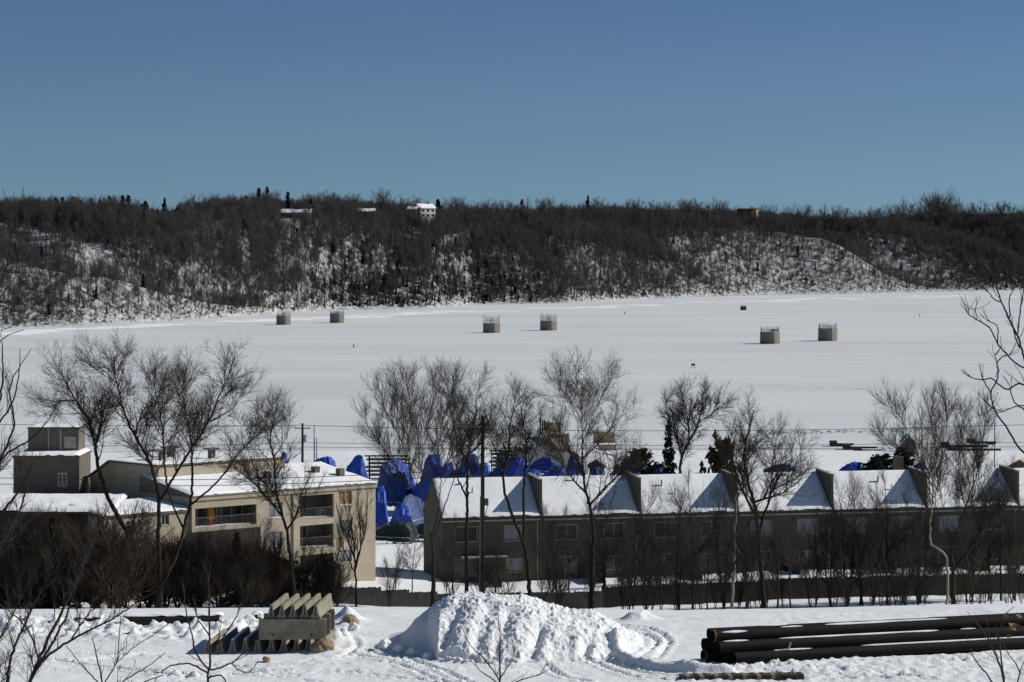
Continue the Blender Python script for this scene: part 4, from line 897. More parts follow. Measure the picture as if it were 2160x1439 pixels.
# grey arched tent, dock racks, pilings, docks, shed
r = empty('arched_tent', (PX(1128, 432), 432, G(5, 432)), R(24), 'grey fabric arched storage tent behind the tarped boats', 'tent')
n = 15; V = []; Lq = 9.5; wq = 4.0; hq = HC-442/F*432-G(5, 432)
for e in (-1, 1):
    for i in range(n): a = math.pi*i/(n-1); V.append((e*Lq/2, -math.cos(a)*wq, math.sin(a)**.8*hq))
Fq = [(i, i+1, n+i+1, n+i) for i in range(n-1)]; mb = MB(); mb.add(V, Fq); mb.poly(V[:n]); mb.poly(V[n:]); mb.build('cover', M_greytent, r, smooth=False)
mb = MB(); mb.box(Lq/2+.003, Lq/2+.06, -1.4, 1.4, 0, 2.6); mb.build('door', M_rail, r)
mb = MB()
for f in np.linspace(-.5, .5, 6):
    for i in range(n-1): a = math.pi*i/(n-1); b = math.pi*(i+1)/(n-1); mb.tube((f*Lq, -math.cos(a)*(wq+.03), math.sin(a)**.8*(hq+.03)), (f*Lq, -math.cos(b)*(wq+.03), math.sin(b)**.8*(hq+.03)), .05, k=4, cap=False)
mb.build('rib', M_rail, r)
def dock_rack(px0, px1, py0, py1, D, nl, label):
    x0, x1 = PX(px0, D), PX(px1, D); z1 = HC-(py0-YH)/F*D; z0 = G((x0+x1)/2, D); r = empty('dock_rack', ((x0+x1)/2, D, z0), 0, label, 'dock stack', 'stacks of dock sections')
    w = (x1-x0)/2; h = z1-z0
    for k in range(nl):
        z = h-k*.42*1.35; o = (k % 3)*.25
        if z < .2: break
        m_ = MB(); m_.box(-w+o, w+o*.5, -1.0, 1.0, z-.16, z); m_.build('dock_section', M_black if k % 2 == 0 else M_pole, r)
        m_ = MB(); m_.box(-w+o+.1, w+o*.5-.1, -.9, .9, z+.003, z+.07); m_.build('snow_cover', M_roofsnow, r)
    for sx_ in (-.8, .05, .85):
        for sy_ in (-.85, .85):
            m_ = MB(); m_.box(w*sx_-.08, w*sx_+.08, sy_-.08, sy_+.08, -.3, h-.17-.0); m_.build('post', M_pole, r)
dock_rack(770, 862, 960, 1000, 420, 6, 'stack of dark dock sections above the tarped boats beside the apartments'); dock_rack(1032, 1082, 949, 990, 425, 6, 'stack of dark dock sections left of the grey arched tent')
dk = empty('marina_dock', (PX(1190, 500), 500, 0), 0, 'tan plank dock with a stepping row of wooden pilings near the shore', 'dock'); b_ = Vector((PX(1190, 500), 500, 0))
for k in range(18):
    f = k/17; px_ = 1140+f*76; D = 548-f*92; m_ = MB(); top = 3.0+.5*random.random()-f*.3; p = Vector((PX(px_, D), D, 0))-b_
    m_.tube((p.x, p.y, -1.5), (p.x, p.y, top), .16, .15, 7); m_.build('piling', M_pole, dk)
    if k % 3 != 1:
        m_ = MB(); m_.tube((p.x+.75, p.y+1.2, -1.5), (p.x+.75, p.y+1.2, top-.4), .15, k=6); m_.build('piling', M_tan, dk)
m_ = MB(); pA = Vector((PX(1152, 540), 540, 0))-b_; pB = Vector((PX(1222, 462), 462, 0))-b_; dd_ = (pB-pA).normalized(); nn = Vector((-dd_.y, dd_.x, 0))*1.1
q = [pA-nn, pB-nn, pB+nn, pA+nn]; m_.add([(*v_.xy, 1.1) for v_ in q]+[(*v_.xy, 1.35) for v_ in q], [(0, 1, 2, 3), (4, 5, 6, 7), (0, 1, 5, 4), (1, 2, 6, 5), (2, 3, 7, 6), (3, 0, 4, 7)]); m_.build('deck', M_tan, dk)
for (px0, px1, D, h) in [(1150, 1184, 542, 2.6), (1164, 1200, 520, 2.0), (1252, 1296, 525, 2.0), (1262, 1300, 498, 1.6)]:
    x0, x1 = PX(px0, D)-b_.x, PX(px1, D)-b_.x; m_ = MB(); m_.box(x0, x1, D-500, D-500+.5, -.3, h); m_.build('dock_box', M_tan, dk)
    m_ = MB(); m_.box(x0-.05, x1+.05, D-500-.03, D-499.4, h+.003, h+.16); m_.build('snow_cover', M_roofsnow, dk)
DL = ['topmost of the dark floating docks stepping toward the bare trees', 'second of the dark floating docks stepping toward the bare trees', 'third of the dark floating docks stepping toward the bare trees', 'lowest of the dark floating docks, touching the junipers', 'long dark floating dock behind the many stemmed tree', 'dark floating dock just below the longest one on the right', 'short dark floating dock near the right edge', 'dark floating dock beside the small grey shed']
for k, (px0, px1, py_) in enumerate([(1750, 1800, 935), (1778, 1850, 942), (1801, 1860, 948), (1824, 1890, 954), (1985, 2082, 938), (2000, 2110, 946), (2040, 2100, 931), (1900, 1960, 951)]):
    z = .55; D = (HC-z)*F/(py_-YH); x0, x1 = PX(px0, D), PX(px1, D); r = empty('floating_dock', ((x0+x1)/2, D, 0), R(-3), DL[k], 'dock', 'floating docks frozen in near the shore'); w = (x1-x0)/2
    m_ = MB(); m_.box(-w, w, -.9, .9, .12, .55); m_.build('deck', M_black, r); m_ = MB(); m_.box(-w, -w+1.3, -.95, .95, .553, 1.0); m_.build('dock_box', M_pole, r)
    m_ = MB(); m_.box(-w+1.4, w-.1, -.8, .8, .553, .66); m_.build('snow_cover', M_roofsnow, r)
    for sx_ in (-.7, .7):
        m_ = MB(); m_.box(w*sx_-.4, w*sx_+.4, -.8, .8, -.3, .117); m_.build('float', M_rail, r)
def shed(px0, px1, pyb, D, hw, hr, label, mw, mr, rz=0, dep=6):
    x0, x1 = PX(px0, D), PX(px1, D); w = (x1-x0)/2; gz = G((x0+x1)/2, D); r = empty('shed', ((x0+x1)/2, D, gz), R(rz), label, 'shed')
    m_ = MB(); m_.box(-w, w, 0, dep, -.5, hw)
    for y_ in (0, dep): m_.poly([(-w, y_, hw), (w, y_, hw), (0, y_, hw+hr)])
    m_.build('wall', mw, r); m_ = MB(); o_ = .3
    m_.prism([(-w-o_, hw-.1), (0, hw+hr+.05), (w+o_, hw-.1), (w+o_, hw+.1), (0, hw+hr+.25), (-w-o_, hw+.1)], 1, -o_, dep+o_); m_.build('roof', mr, r)
    m_ = MB(); m_.box(-w*.4, w*.4, -.06, -.003, 0, min(2.3, hw*.9)); m_.build('door', M_rail, r)
shed(2062, 2130, 985, 372, 2.4, 2.0, 'grey gabled shed behind the sixth townhouse roof', M_greywall, M_shingle, 10)
shed(2112, 2190, 985, 400, 2.6, 1.6, 'tan roofed shed behind the row at the right edge', M_greywall, M_tan, -20, 8)
shed(1905, 1930, 940, 470, 2.2, 1.2, 'small grey shed by the ice among the right hand branches', M_greywall, M_roofsnow, 0, 3)
shed(1245, 1275, 985, 420, 1.7, .7, 'small brown hut behind the second townhouse roof', M_fence, M_pole, 0, 4)

# ---------------------------------------------------------------- poles, masts, wires
def upole(px_, pyt, D, r0, label, cross=True, trans=False, mat_=None, name='utility_pole', arm=1.1):
    x = PX(px_, D); gz = G(x, D); h = HC-(pyt-YH)/F*D-gz; r = empty(name, (x, D, gz), 0, label, 'pole')
    m_ = MB(); m_.tube((0, 0, -.5), (0, 0, h), r0, r0*.72, 9); m_.build('pole', mat_ or M_pole, r)
    if cross:
        m_ = MB(); m_.box(-arm, arm, -.06, .06, h-.75, h-.62); m_.build('crossarm', M_pole, r)
        for s_ in (-.9, 0, .9):
            m_ = MB(); m_.tube((s_*arm, 0, h-.62), (s_*arm, 0, h-.42), .05, k=6); m_.build('insulator', M_steel, r)
    if trans:
        m_ = MB(); m_.tube((.35, 0, h-2.6), (.35, 0, h-1.6), .24, k=10); m_.build('transformer', M_steel, r)
    return Vector((x, D, gz+h))
big = upole(1018, 878, 243, .21, 'tall thick weathered utility pole rising before the townhouse row', cross=False)
bo = [o for o in bpy.data.objects if o.get('label', '').startswith('tall thick weathered')][0]
m_ = MB(); m_.box(.15, .5, -.1, .1, 9.2, 9.8); m_.tube((.2, 0, 8.2), (.45, 0, 9.2), .03, k=5); m_.build('bracket', M_rail, bo)
m_ = MB(); m_.tube((-.24, -.03, .2), (-.18, -.03, 10), .05, k=6); m_.build('conduit', M_steel, bo)
p1 = upole(638, 893, 395, .22, 'dark utility pole with a transformer behind the apartment roof', trans=True)
p0 = upole(-120, 893, 395, .2, 'utility pole off the left side of the wires'); bpy.data.objects.remove([o for o in bpy.data.objects if o.get('label', '').startswith('utility pole off')][0].children[0]) if False else None
upole(663, 897, 440, .13, 'taller of two slim grey masts beside the blue boats', False, mat_=M_steel, name='mast'); upole(668, 923, 440, .12, 'shorter of two slim grey masts beside the blue boats', False, mat_=M_steel, name='mast')
upole(595, 895, 436, .09, 'thin dark mast of the leftmost pointed blue boat', False, mat_=M_rail, name='mast'); upole(1945, 858, 420, .09, 'tall thin dark mast among the right hand branches', False, mat_=M_rail, name='mast')
upole(2098, 886, 420, .09, 'thin dark mast near the right edge above the sheds', False, mat_=M_rail, name='mast'); upole(1166, 880, 520, .12, 'short grey mast behind the plank dock', False, mat_=M_steel, name='mast')
upole(842, 905, 430, .07, 'thin mast rising from the tarped boats behind the fan shaped tree', False, mat_=M_rail, name='mast')
p2 = upole(2330, 890, 395, .2, 'utility pole beyond the right edge carrying the wires')
def wire(pa, pb, sag, r_, label):
    n = 28; pts_ = []
    for i in range(n+1):
        t = i/n; p = pa.lerp(pb, t); p = p+Vector((0, 0, -4*sag*t*(1-t))); pts_.append(np.array(p))
    V, Q = seg_arrays(pts_[:-1], pts_[1:], np.full(n, r_), np.full(n, r_), 4); tag(link('power_line', np_mesh('power_line', V, Q), M_wire), label, 'cable', 'power lines across the view')
def W3(px_, py_, D): return PT(px_, py_, D)
wire(W3(-120, 893, 395), W3(638, 897, 395), .2, .035, 'topmost cable crossing in front of the ice on the left'); wire(W3(638, 897, 395), W3(2330, 890, 395), 1.0, .035, 'topmost cable crossing the ice from pole to right edge')
wire(W3(-120, 935, 393), W3(638, 934, 395), .4, .035, 'second cable down on the left, passing above the apartment roof'); wire(W3(638, 934, 395), W3(2330, 930, 395), .5, .03, 'second cable down on the right, just above the floating docks')
wire(W3(638, 943, 395), W3(2330, 940, 395), .4, .03, 'third cable down on the right, just below the second one'); wire(W3(-120, 952, 393), W3(638, 945, 395), .3, .03, 'third cable down on the left, near the apartment roof vents')
wire(W3(-100, 1005, 240), W3(1018, 988, 243), .6, .028, 'upper of two cables crossing in front of the beige wall'); wire(W3(-100, 1018, 240), W3(1018, 1000, 243), .6, .028, 'lower of two cables crossing in front of the beige wall')

# ---------------------------------------------------------------- the trees between the yard and the houses
traced_tree('leafless_tree', 'large leafless tree with a deeply forked trunk in front of the apartments', 226,
  [[(335, 1283), (336, 1255), (338, 1235)], [(337, 1240), (300, 1180), (258, 1105), (228, 1050), (207, 985), (200, 930), (185, 885), (160, 845), (130, 790)],
   [(338, 1238), (334, 1130), (335, 1050), (318, 980), (285, 920), (262, 870), (247, 810), (240, 770), (250, 745)], [(247, 810), (222, 785), (198, 765)], [(160, 845), (130, 845), (105, 860)],
   [(340, 1238), (372, 1170), (390, 1105), (402, 1060), (405, 1000), (403, 930), (392, 870), (385, 820), (390, 785)], [(336, 1060), (365, 1010), (400, 950), (440, 890), (465, 830), (485, 785), (496, 740)],
   [(402, 1065), (460, 1015), (505, 955), (545, 915), (568, 880)], [(352, 1028), (346, 960), (345, 925), (335, 860), (322, 800)], [(345, 940), (372, 915), (395, 895)], [(386, 1115), (362, 1060), (350, 1010)], [(200, 940), (215, 890), (212, 850)], [(285, 920), (300, 870), (330, 830)], [(440, 890), (480, 870), (510, 840)]],
  [(135, 800, 40, 50), (165, 840, 60, 45), (105, 860, 35, 40), (230, 780, 55, 50), (265, 760, 35, 40), (205, 850, 45, 45), (330, 800, 45, 50), (300, 850, 50, 40), (390, 820, 40, 60), (365, 870, 40, 35), (470, 790, 50, 65), (505, 810, 40, 50), (430, 850, 45, 40), (560, 890, 40, 60), (520, 920, 30, 40), (270, 900, 40, 30)],
  .36, seed=11, l1=(1.6, 4.4))
traced_tree('leafless_tree', 'slim leafless tree leaning before the right part of the apartment front', 232,
  [[(626, 1258), (612, 1170), (600, 1100), (585, 1050), (580, 1000), (577, 965), (570, 925), (577, 880)], [(600, 1095), (560, 1045), (520, 1005), (490, 985)], [(583, 1045), (545, 1005), (525, 960)], [(604, 1120), (640, 1060), (650, 1020)], [(577, 965), (600, 930), (610, 900)]],
  [(572, 885, 32, 45), (540, 975, 40, 35), (500, 985, 25, 25), (595, 930, 25, 35), (645, 1030, 20, 30)], .17, seed=12)
traced_tree('leafless_tree', 'wide fan shaped leafless tree with many stems in front of the tarped boats', 236,
  [[(912, 1255), (914, 1180), (906, 1120)], [(908, 1125), (872, 1040), (835, 985), (800, 935), (775, 900)], [(900, 1100), (880, 1020), (850, 940), (820, 880), (802, 845)], [(907, 1110), (890, 1030), (884, 950), (872, 870), (858, 815)], [(912, 1130), (925, 1070), (930, 1000), (925, 950), (935, 880), (955, 830)],
   [(929, 1000), (950, 950), (970, 900)], [(884, 950), (905, 890), (915, 830)], [(850, 940), (850, 880), (838, 830)], [(914, 1140), (940, 1060), (962, 1000), (975, 940)]],
  [(790, 895, 40, 55), (820, 850, 45, 50), (855, 830, 45, 50), (905, 830, 45, 50), (950, 820, 45, 45), (890, 900, 55, 40), (835, 920, 45, 40), (975, 900, 35, 50), (780, 950, 25, 40)], .25, seed=13, up=.12, ang=.7)
traced_tree('leafless_tree', 'tall straight leafless tree just left of the utility pole', 240,
  [[(985, 1258), (984, 1140), (986, 1050), (985, 980), (992, 930), (1002, 880), (1006, 830)], [(985, 980), (962, 920), (952, 865), (945, 820)], [(987, 960), (1018, 930), (1035, 890)], [(985, 1050), (965, 1010), (950, 990)]],
  [(1000, 830, 45, 45), (955, 820, 40, 40), (1025, 890, 28, 40), (975, 880, 40, 40), (1030, 850, 20, 30)], .19, seed=14)
traced_tree('leafless_tree', 'twin stemmed leafless tree right of the utility pole', 241,
  [[(1118, 1262), (1112, 1180), (1090, 1110), (1065, 1040), (1062, 990), (1074, 950), (1075, 900), (1086, 850)], [(1106, 1160), (1104, 1050), (1108, 990), (1110, 930), (1100, 870), (1112, 835)], [(1062, 990), (1045, 950), (1035, 910)], [(1108, 990), (1130, 950), (1140, 910)]],
  [(1080, 875, 38, 45), (1112, 865, 35, 40), (1050, 920, 30, 40), (1130, 905, 25, 40), (1085, 930, 35, 30)], .20, seed=15)
traced_tree('leafless_tree', 'tall leafless tree forking into a broad open crown above the second townhouse', 245,
  [[(1246, 1268), (1249, 1180), (1250, 1100), (1241, 1060), (1230, 1000), (1228, 940), (1231, 910)], [(1231, 912), (1208, 870), (1190, 830), (1178, 800)], [(1231, 912), (1252, 870), (1276, 820), (1290, 795)], [(1228, 930), (1226, 850), (1215, 800), (1222, 775)], [(1243, 1065), (1300, 1005), (1345, 968), (1375, 950)], [(1236, 1040), (1200, 1000), (1175, 960)], [(1229, 970), (1275, 920), (1310, 880)], [(1229, 985), (1190, 940), (1165, 900)]],
  [(1215, 795, 45, 30), (1190, 830, 40, 40), (1265, 820, 50, 45), (1305, 860, 38, 40), (1230, 860, 50, 30), (1170, 890, 28, 40), (1310, 920, 35, 35), (1185, 960, 30, 30), (1340, 965, 35, 20)], .23, seed=16)
traced_tree('leafless_tree', 'dark leaning leafless tree standing behind the third townhouse roof', 330,
  [[(1431, 1120), (1434, 990), (1450, 940), (1474, 890), (1482, 845)], [(1440, 965), (1420, 905), (1405, 860)], [(1455, 930), (1450, 880), (1440, 840)], [(1474, 890), (1505, 870), (1525, 850)]],
  [(1440, 860, 50, 35), (1490, 855, 38, 35), (1402, 880, 25, 30), (1515, 880, 28, 40), (1470, 900, 45, 25)], .26, r_tip=.018, seed=17, mc=M_wood)
traced_tree('leafless_tree', 'leafless tree with crossing limbs over the fourth townhouse roof', 232,
  [[(1612, 1292), (1605, 1200), (1598, 1110), (1590, 1060), (1574, 1000), (1570, 950), (1585, 890), (1590, 865)], [(1600, 1125), (1625, 1045), (1655, 990), (1692, 955)], [(1597, 1095), (1562, 1025), (1545, 970), (1540, 930)], [(1625, 1045), (1630, 980), (1640, 920)], [(1590, 1060), (1650, 1040), (1690, 1010)]],
  [(1585, 900, 40, 45), (1640, 925, 38, 45), (1550, 950, 35, 40), (1690, 950, 35, 28), (1610, 980, 45, 30), (1680, 1010, 30, 25)], .23, seed=18)
traced_tree('leafless_tree', 'widest many stemmed leafless tree at the right, spreading over the sixth townhouse', 234,
  [[(2010, 1288), (2010, 1200), (2000, 1120)], [(2002, 1130), (1962, 1040), (1936, 960), (1905, 890), (1880, 860)], [(2000, 1110), (1985, 1050), (1975, 960), (1962, 880)], [(2003, 1115), (2016, 1070), (2022, 980), (2030, 890)], [(2008, 1150), (2040, 1060), (2066, 980), (2078, 890)], [(2010, 1205), (2060, 1140), (2100, 1080), (2125, 1030)], [(2022, 985), (2000, 930), (1995, 870)], [(1940, 970), (1900, 950), (1870, 930)]],
  [(1890, 885, 40, 45), (1935, 880, 45, 45), (1985, 870, 45, 45), (2035, 870, 45, 50), (2080, 900, 38, 50), (1960, 950, 60, 35), (2060, 980, 45, 40), (1880, 950, 30, 30), (2120, 1030, 30, 40)], .26, seed=19, up=.12, ang=.7)
traced_tree('birch', 'pale sunlit birch trunk with a low kink before the third and fourth townhouses', 246,
  [[(1543, 1262), (1550, 1180), (1551, 1120), (1553, 1060), (1548, 1000)], [(1551, 1155), (1566, 1172), (1576, 1184)], [(1552, 1080), (1540, 1040), (1530, 1010)], [(1552, 1060), (1568, 1020), (1575, 990)]], [(1550, 1000, 30, 40), (1530, 1020, 20, 25)], .15, seed=20, sp=1.3, mt=M_birch)
traced_tree('birch', 'pale birch with a bent lower trunk beside the widest many stemmed tree', 247,
  [[(1996, 1262), (1997, 1178), (1965, 1148), (1963, 1100), (1968, 1040), (1965, 990)], [(1964, 1090), (1945, 1050), (1930, 1020)]], [(1962, 1005, 28, 40), (1935, 1025, 20, 25)], .13, seed=21, sp=1.3, mt=M_birch)
traced_tree('birch', 'pale trunk added for the sunlit lower stem of the broad open tree', 249,
  [[(1250, 1255), (1247, 1180), (1248, 1110), (1246, 1060), (1240, 1020)], [(1247, 1120), (1262, 1080), (1270, 1050)]], [(1245, 1035, 22, 35), (1268, 1055, 15, 25)], .11, seed=22, sp=1.8, mt=M_birch)  # no separate birch: pale stem added for sun on the broad tree's trunk
traced_tree('leafless_tree', 'upright bushy leafless tree against the right end of the beige apartments', 240,
  [[(752, 1238), (748, 1170), (742, 1110), (735, 1060)], [(749, 1190), (770, 1120), (775, 1060), (772, 1020)], [(748, 1180), (720, 1110), (708, 1060)], [(750, 1200), (762, 1140), (755, 1070), (752, 1030)], [(750, 1210), (725, 1160), (700, 1120)]],
  [(740, 1075, 35, 50), (768, 1070, 20, 60), (712, 1090, 25, 45), (750, 1140, 35, 40)], .10, seed=23, up=.2, ang=.55, S=.8, sp=1.3, grow=1.1)

def geo_meshes(name, g, mt, mc):
    o = []
    for k, m in (('trunk', mt), ('crown', mc)):
        if g.get(k) is not None: me = np_mesh(name+'_'+k, *g[k]); me.materials.append(m); o.append((k, me))
    return o
def place(kindm, name, loc, s, rz, label, cat, group, tilt=0):
    r = empty(name, loc, rz, label, cat, group); r.scale = (s, s, s)
    if tilt: r.rotation_euler = (tilt, tilt*.6, rz)
    for k, me in kindm: link(k if name not in ('brush',) else 'twigs', me, None, r)
    return r
# thin trees standing before the facades
thin = [geo_meshes('thin_tree', auto_tree_geo(11, 5.0, 200+k, stems=1+(k % 2), start=.22, r_base=.11, r_tip=.010, low=.2, S=.8, sp=1.25, up=.14), M_wood, M_twig) for k in range(4)]
THIN = [(1165, 1262, 1070, 1, 'thin leafless tree before the party wall of the first and second townhouse'), (1305, 1268, 1090, 0, 'thin leafless tree before the right half of the second townhouse'), (1338, 1270, 1060, 2, 'thin leafless tree at the party wall of the second and third townhouse'),
        (1392, 1276, 1110, 3, 'short thin leafless tree before the left window of the third townhouse'), (1432, 1292, 1030, 1, 'thin leafless tree before the middle of the third townhouse'), (1492, 1285, 1090, 0, 'thin leafless tree before the right window of the third townhouse'), (1528, 1290, 1010, 3, 'thin leafless tree left of the kinked birch'),
        (1668, 1285, 1080, 2, 'thin leafless tree before the party wall right of the fourth townhouse door'), (1722, 1276, 1050, 0, 'thin leafless tree before the left part of the fifth townhouse'), (1788, 1278, 1010, 1, 'thin leafless tree before the fifth townhouse roof'), (1842, 1276, 1040, 3, 'thin leafless tree before the right part of the fifth townhouse'),
        (1905, 1272, 1050, 2, 'thin leafless tree left of the widest many stemmed tree'), (2085, 1268, 1060, 0, 'thin leafless tree right of the widest many stemmed tree'), (2140, 1268, 1030, 1, 'thin leafless tree at the right edge before the last townhouse'), (1045, 1258, 1120, 3, 'thin leafless tree between the utility pole and the twin stemmed tree'), (955, 1258, 1090, 2, 'thin leafless tree before the first townhouse corner'),
        (1200, 1264, 1075, 2, 'thin leafless tree left of the pale trunk before the second townhouse'), (1275, 1272, 1040, 3, 'thin leafless tree just right of the broad open tree'), (1365, 1274, 1020, 1, 'tall thin leafless tree before the left part of the third townhouse'), (1462, 1286, 1000, 2, 'tall thin leafless tree before the right half of the third townhouse'), (1575, 1288, 1060, 1, 'thin leafless tree right of the kinked birch'), (1640, 1288, 1040, 0, 'thin leafless tree right of the tree with crossing limbs'), (1752, 1280, 1075, 3, 'thin leafless tree before the left window pair of the fifth townhouse'), (1815, 1278, 990, 0, 'tall thin leafless tree before the right roof of the fifth townhouse'), (1872, 1276, 1000, 2, 'tall thin leafless tree left of the sixth party wall'), (1940, 1274, 1030, 1, 'thin leafless tree close on the left of the widest many stemmed tree'), (2050, 1270, 1020, 3, 'thin leafless tree close on the right of the widest many stemmed tree'), (2112, 1268, 1000, 2, 'tall thin leafless tree before the last party wall'),
        (480, 1270, 1110, 1, 'thin leafless tree before the brick part under the wide balcony'), (545, 1262, 1080, 3, 'thin leafless tree between the wide balcony and the slim leaning tree'), (835, 1262, 1130, 0, 'thin leafless tree before the green tarped boats'), (870, 1262, 1120, 2, 'thin leafless tree left of the fan shaped tree')]
for (px_, pb, pt, k, lab) in THIN:
    y0 = 226 if pb > 1280 else 238 if pb > 1270 else 244; y = y0
    for _ in range(30):                       # slide along the view line until it stands on the ground
        x = PX(px_, y); zr = HC-(pb-YH)/F*y
        if G(x, y) > zr: break
        y += .5
    x = PX(px_, y); z = G(x, y); h = HC-(pt-YH)/F*y-z; place(thin[k], 'leafless_tree', (x, y, z-.1), h/11, rng.uniform(0, 6.28), lab, 'tree', 'thin trees before the facades')
# saplings along the fence and brush below the buildings
sap = [geo_meshes('sapling', auto_tree_geo(4.2, 2.0, 230+k, stems=2+k % 2, start=.15, r_base=.04, r_tip=.010, forks=4, low=.1, S=.45, sp=2.3, thick=.03, up=.18), M_wood, M_twig) for k in range(4)]
bru = [geo_meshes('brush', auto_tree_geo(3.4, 3.6, 250+k, stems=6, start=.08, r_base=.045, r_tip=.011, forks=4, low=.04, S=.55, sp=1.75, thick=.2, up=.14), M_twig, [M_twig, M_twigred, M_twigred][k]) for k in range(3)]
for k in range(78):
    px_ = rng.uniform(1290, 2175) if k < 56 else rng.uniform(720, 1250) if k < 66 else rng.uniform(480, 720)
    y = rng.uniform(243, 252) if px_ > 1500 else rng.uniform(241, 248) if px_ > 1200 else rng.uniform(239, 245); x = PX(px_, y)
    place(sap[k % 4], 'sapling', (x, y, G(x, y)-.05), rng.uniform(.55, 1.5), rng.uniform(0, 6.28), 'thin bare sapling in the snow strip before the long fence' if px_ > 1250 else 'thin bare sapling behind the big snow pile, before the fence' if px_ > 720 else 'thin bare sapling by the fence below the apartments', 'sapling', 'bare saplings along the fence')
BR = []
for k in range(46):
    if k < 20: px_, y, s = rng.uniform(-30, 250), rng.uniform(222, 240), rng.uniform(1.3, 2.4)
    elif k < 30: px_, y, s = rng.uniform(240, 410), rng.uniform(228, 240), rng.uniform(1.2, 2.0)
    elif k < 42: px_, y, s = rng.uniform(400, 570), rng.uniform(230, 240), rng.uniform(1.0, 1.75)
    else: px_, y, s = rng.uniform(660, 790), rng.uniform(236, 246), rng.uniform(.7, 1.2)
    x = PX(px_, y); kk = int(rng.integers(0, 3)) if px_ < 600 else 0
    place(bru[kk], 'brush', (x, y, G(x, y)-.05), s, rng.uniform(0, 6.28), 'tangled dark brush in front of the brick wing' if px_ < 250 else 'reddish bare brush below the low beige wall' if px_ < 405 else 'tall red brown brush under the wide balcony' if px_ < 600 else 'low bare brush at the right corner of the apartments', 'shrub', 'brush below the apartments')
for k in range(26):
    t_ = rng.uniform(0, 62); p = TH0+ud*t_+Vector((.25, -.97, 0))*rng.uniform(2.5, 9); place(bru[0], 'brush', (p.x, p.y, G(p.x, p.y)-.05), rng.uniform(.35, .8), rng.uniform(0, 6.28), 'low bare brush in the yards between the fence and the townhouses', 'shrub', 'brush in the townhouse yards')
# evergreens
con = geo_meshes('spruce', conifer_geo(12, 4.6, 300, tiers=26, per=10, needle=.55, dense=5, droop=.25), M_wood, M_needle)
jun = geo_meshes('juniper', conifer_geo(4.2, 4.6, 301, tiers=14, per=12, needle=.5, dense=5, droop=-.35, shape=.45, low=.05), M_wood, M_needle)
junb = geo_meshes('juniper', conifer_geo(4.2, 4.6, 302, tiers=14, per=12, needle=.5, dense=5, droop=-.35, shape=.45, low=.05), M_wood, M_needle2)
def evg(km, name, px_, pt, D, h0, label, wscale=1.0):
    x = PX(px_, D); z = G(x, D); h = HC-(pt-YH)/F*D-z; o = place(km, name, (x, D, z), h/h0, rng.uniform(0, 6.28), label, 'evergreen', None); o.scale = (h/h0*wscale, h/h0*wscale, h/h0); return o
evg(con, 'spruce', 1411, 880, 345, 12, 'tall narrow dark spruce behind the third townhouse roof', .62)
evg(junb, 'spruce', 1524, 930, 320, 4.2, 'brownish dark evergreen right of the leaning tree behind the row', .32)
evg(jun, 'juniper', 1349, 949, 400, 4.2, 'dark round evergreen shrub behind the second and third townhouse', .85)
evg(jun, 'juniper', 1858, 962, 380, 4.2, 'dark ragged juniper behind the fifth townhouse roof', .8); evg(jun, 'juniper', 1842, 972, 375, 4.2, 'low dark juniper on the left of the ragged one', .7); evg(jun, 'juniper', 1905, 948, 385, 4.2, 'dark upright juniper right of the ragged one', .5)
evg(jun, 'juniper', 590, 1178, 243, 4.2, 'low dark evergreen shrub below the curtained apartment windows', .9)
evg(con, 'spruce', 500, 1120, 238, 12, 'small dark spruce in the brush under the wide balcony', .9)
evg(con, 'spruce', 108, 1090, 232, 12, 'dark spruce before the brick wing, right one of two', 1.3); evg(con, 'spruce', 40, 1110, 228, 12, 'dark spruce before the brick wing, left one of two', 1.3)

# ---------------------------------------------------------------- the yard: snow pile, barriers, pipes
PY0 = 173.0
xs = np.arange(-9.5, 10.6, .065); ys = np.arange(170.5, 191, .065); X, Y = np.meshgrid(xs, ys)
_pp = [770, 850, 885, 925, 960, 1000, 1060, 1110, 1150, 1200, 1260, 1320, 1375, 1420]; _pz = [1378, 1335, 1300, 1266, 1256, 1252, 1257, 1258, 1270, 1286, 1296, 1326, 1366, 1395]
_px = [PX(p, 182) for p in _pp]; _hz = [HC-(q-YH)/F*182-12 for q in _pz]
hx = np.maximum(0, np.interp(X+.25*fbm(X*.8, Y*.8, 3), _px, _hz))
front = np.interp(X, [PX(840, 178), PX(900, 177), PX(922, 174), PX(1000, 173), PX(1250, 174), PX(1350, 177)], [180.5, 178.6, 173.6, 173.0, 174.0, 178])+.6*fbm(X*.7, X*.3+5, 3)
u = np.clip((Y-front)/(182-front), 0, 1.0); f_ = np.where(Y < 182, np.sin(u*math.pi/2)**.85, np.clip(1-(Y-182)/7, 0, 1)**1.2)
cl = sstep(.02, .5, hx*f_)*(.45+.55*sstep(PX(895, 178), PX(930, 178), X))
Zp = hx*f_+cl*(.20*fbm(X*.6, Y*.5, 3)+.14*np.maximum(0, fbm(X*3.4, Y*2.6, 4))+.15*np.abs(fbm(X*6.5, Y*5.0, 3))**1.2+.14*np.maximum(0, vnoise(X*3.8+40, Y*2.9)-.2)+.3*np.maximum(0, vnoise(X*1.5+4, Y*1.1)-.5))
gul = np.zeros_like(X)
for (x0, w_, d_, y1) in [(PX(1135, 176), .35, .45, 178), (PX(1060, 177), .4, .25, 179.5), (PX(1238, 176), .35, .5, 177.2), (PX(1015, 178), .5, .3, 180), (PX(945, 177), .4, .3, 181)]:
    gul += d_*np.exp(-((X-x0-(Y-176)*.18)/w_)**2)*(1-sstep(y1-1.5, y1, Y))*sstep(172.5, 174.5, Y)
Zp = Zp-gul*cl+12.0+yard_relief(X, Y)-.06
Zp = np.where(hx*f_ < .01, 11.6, Zp)
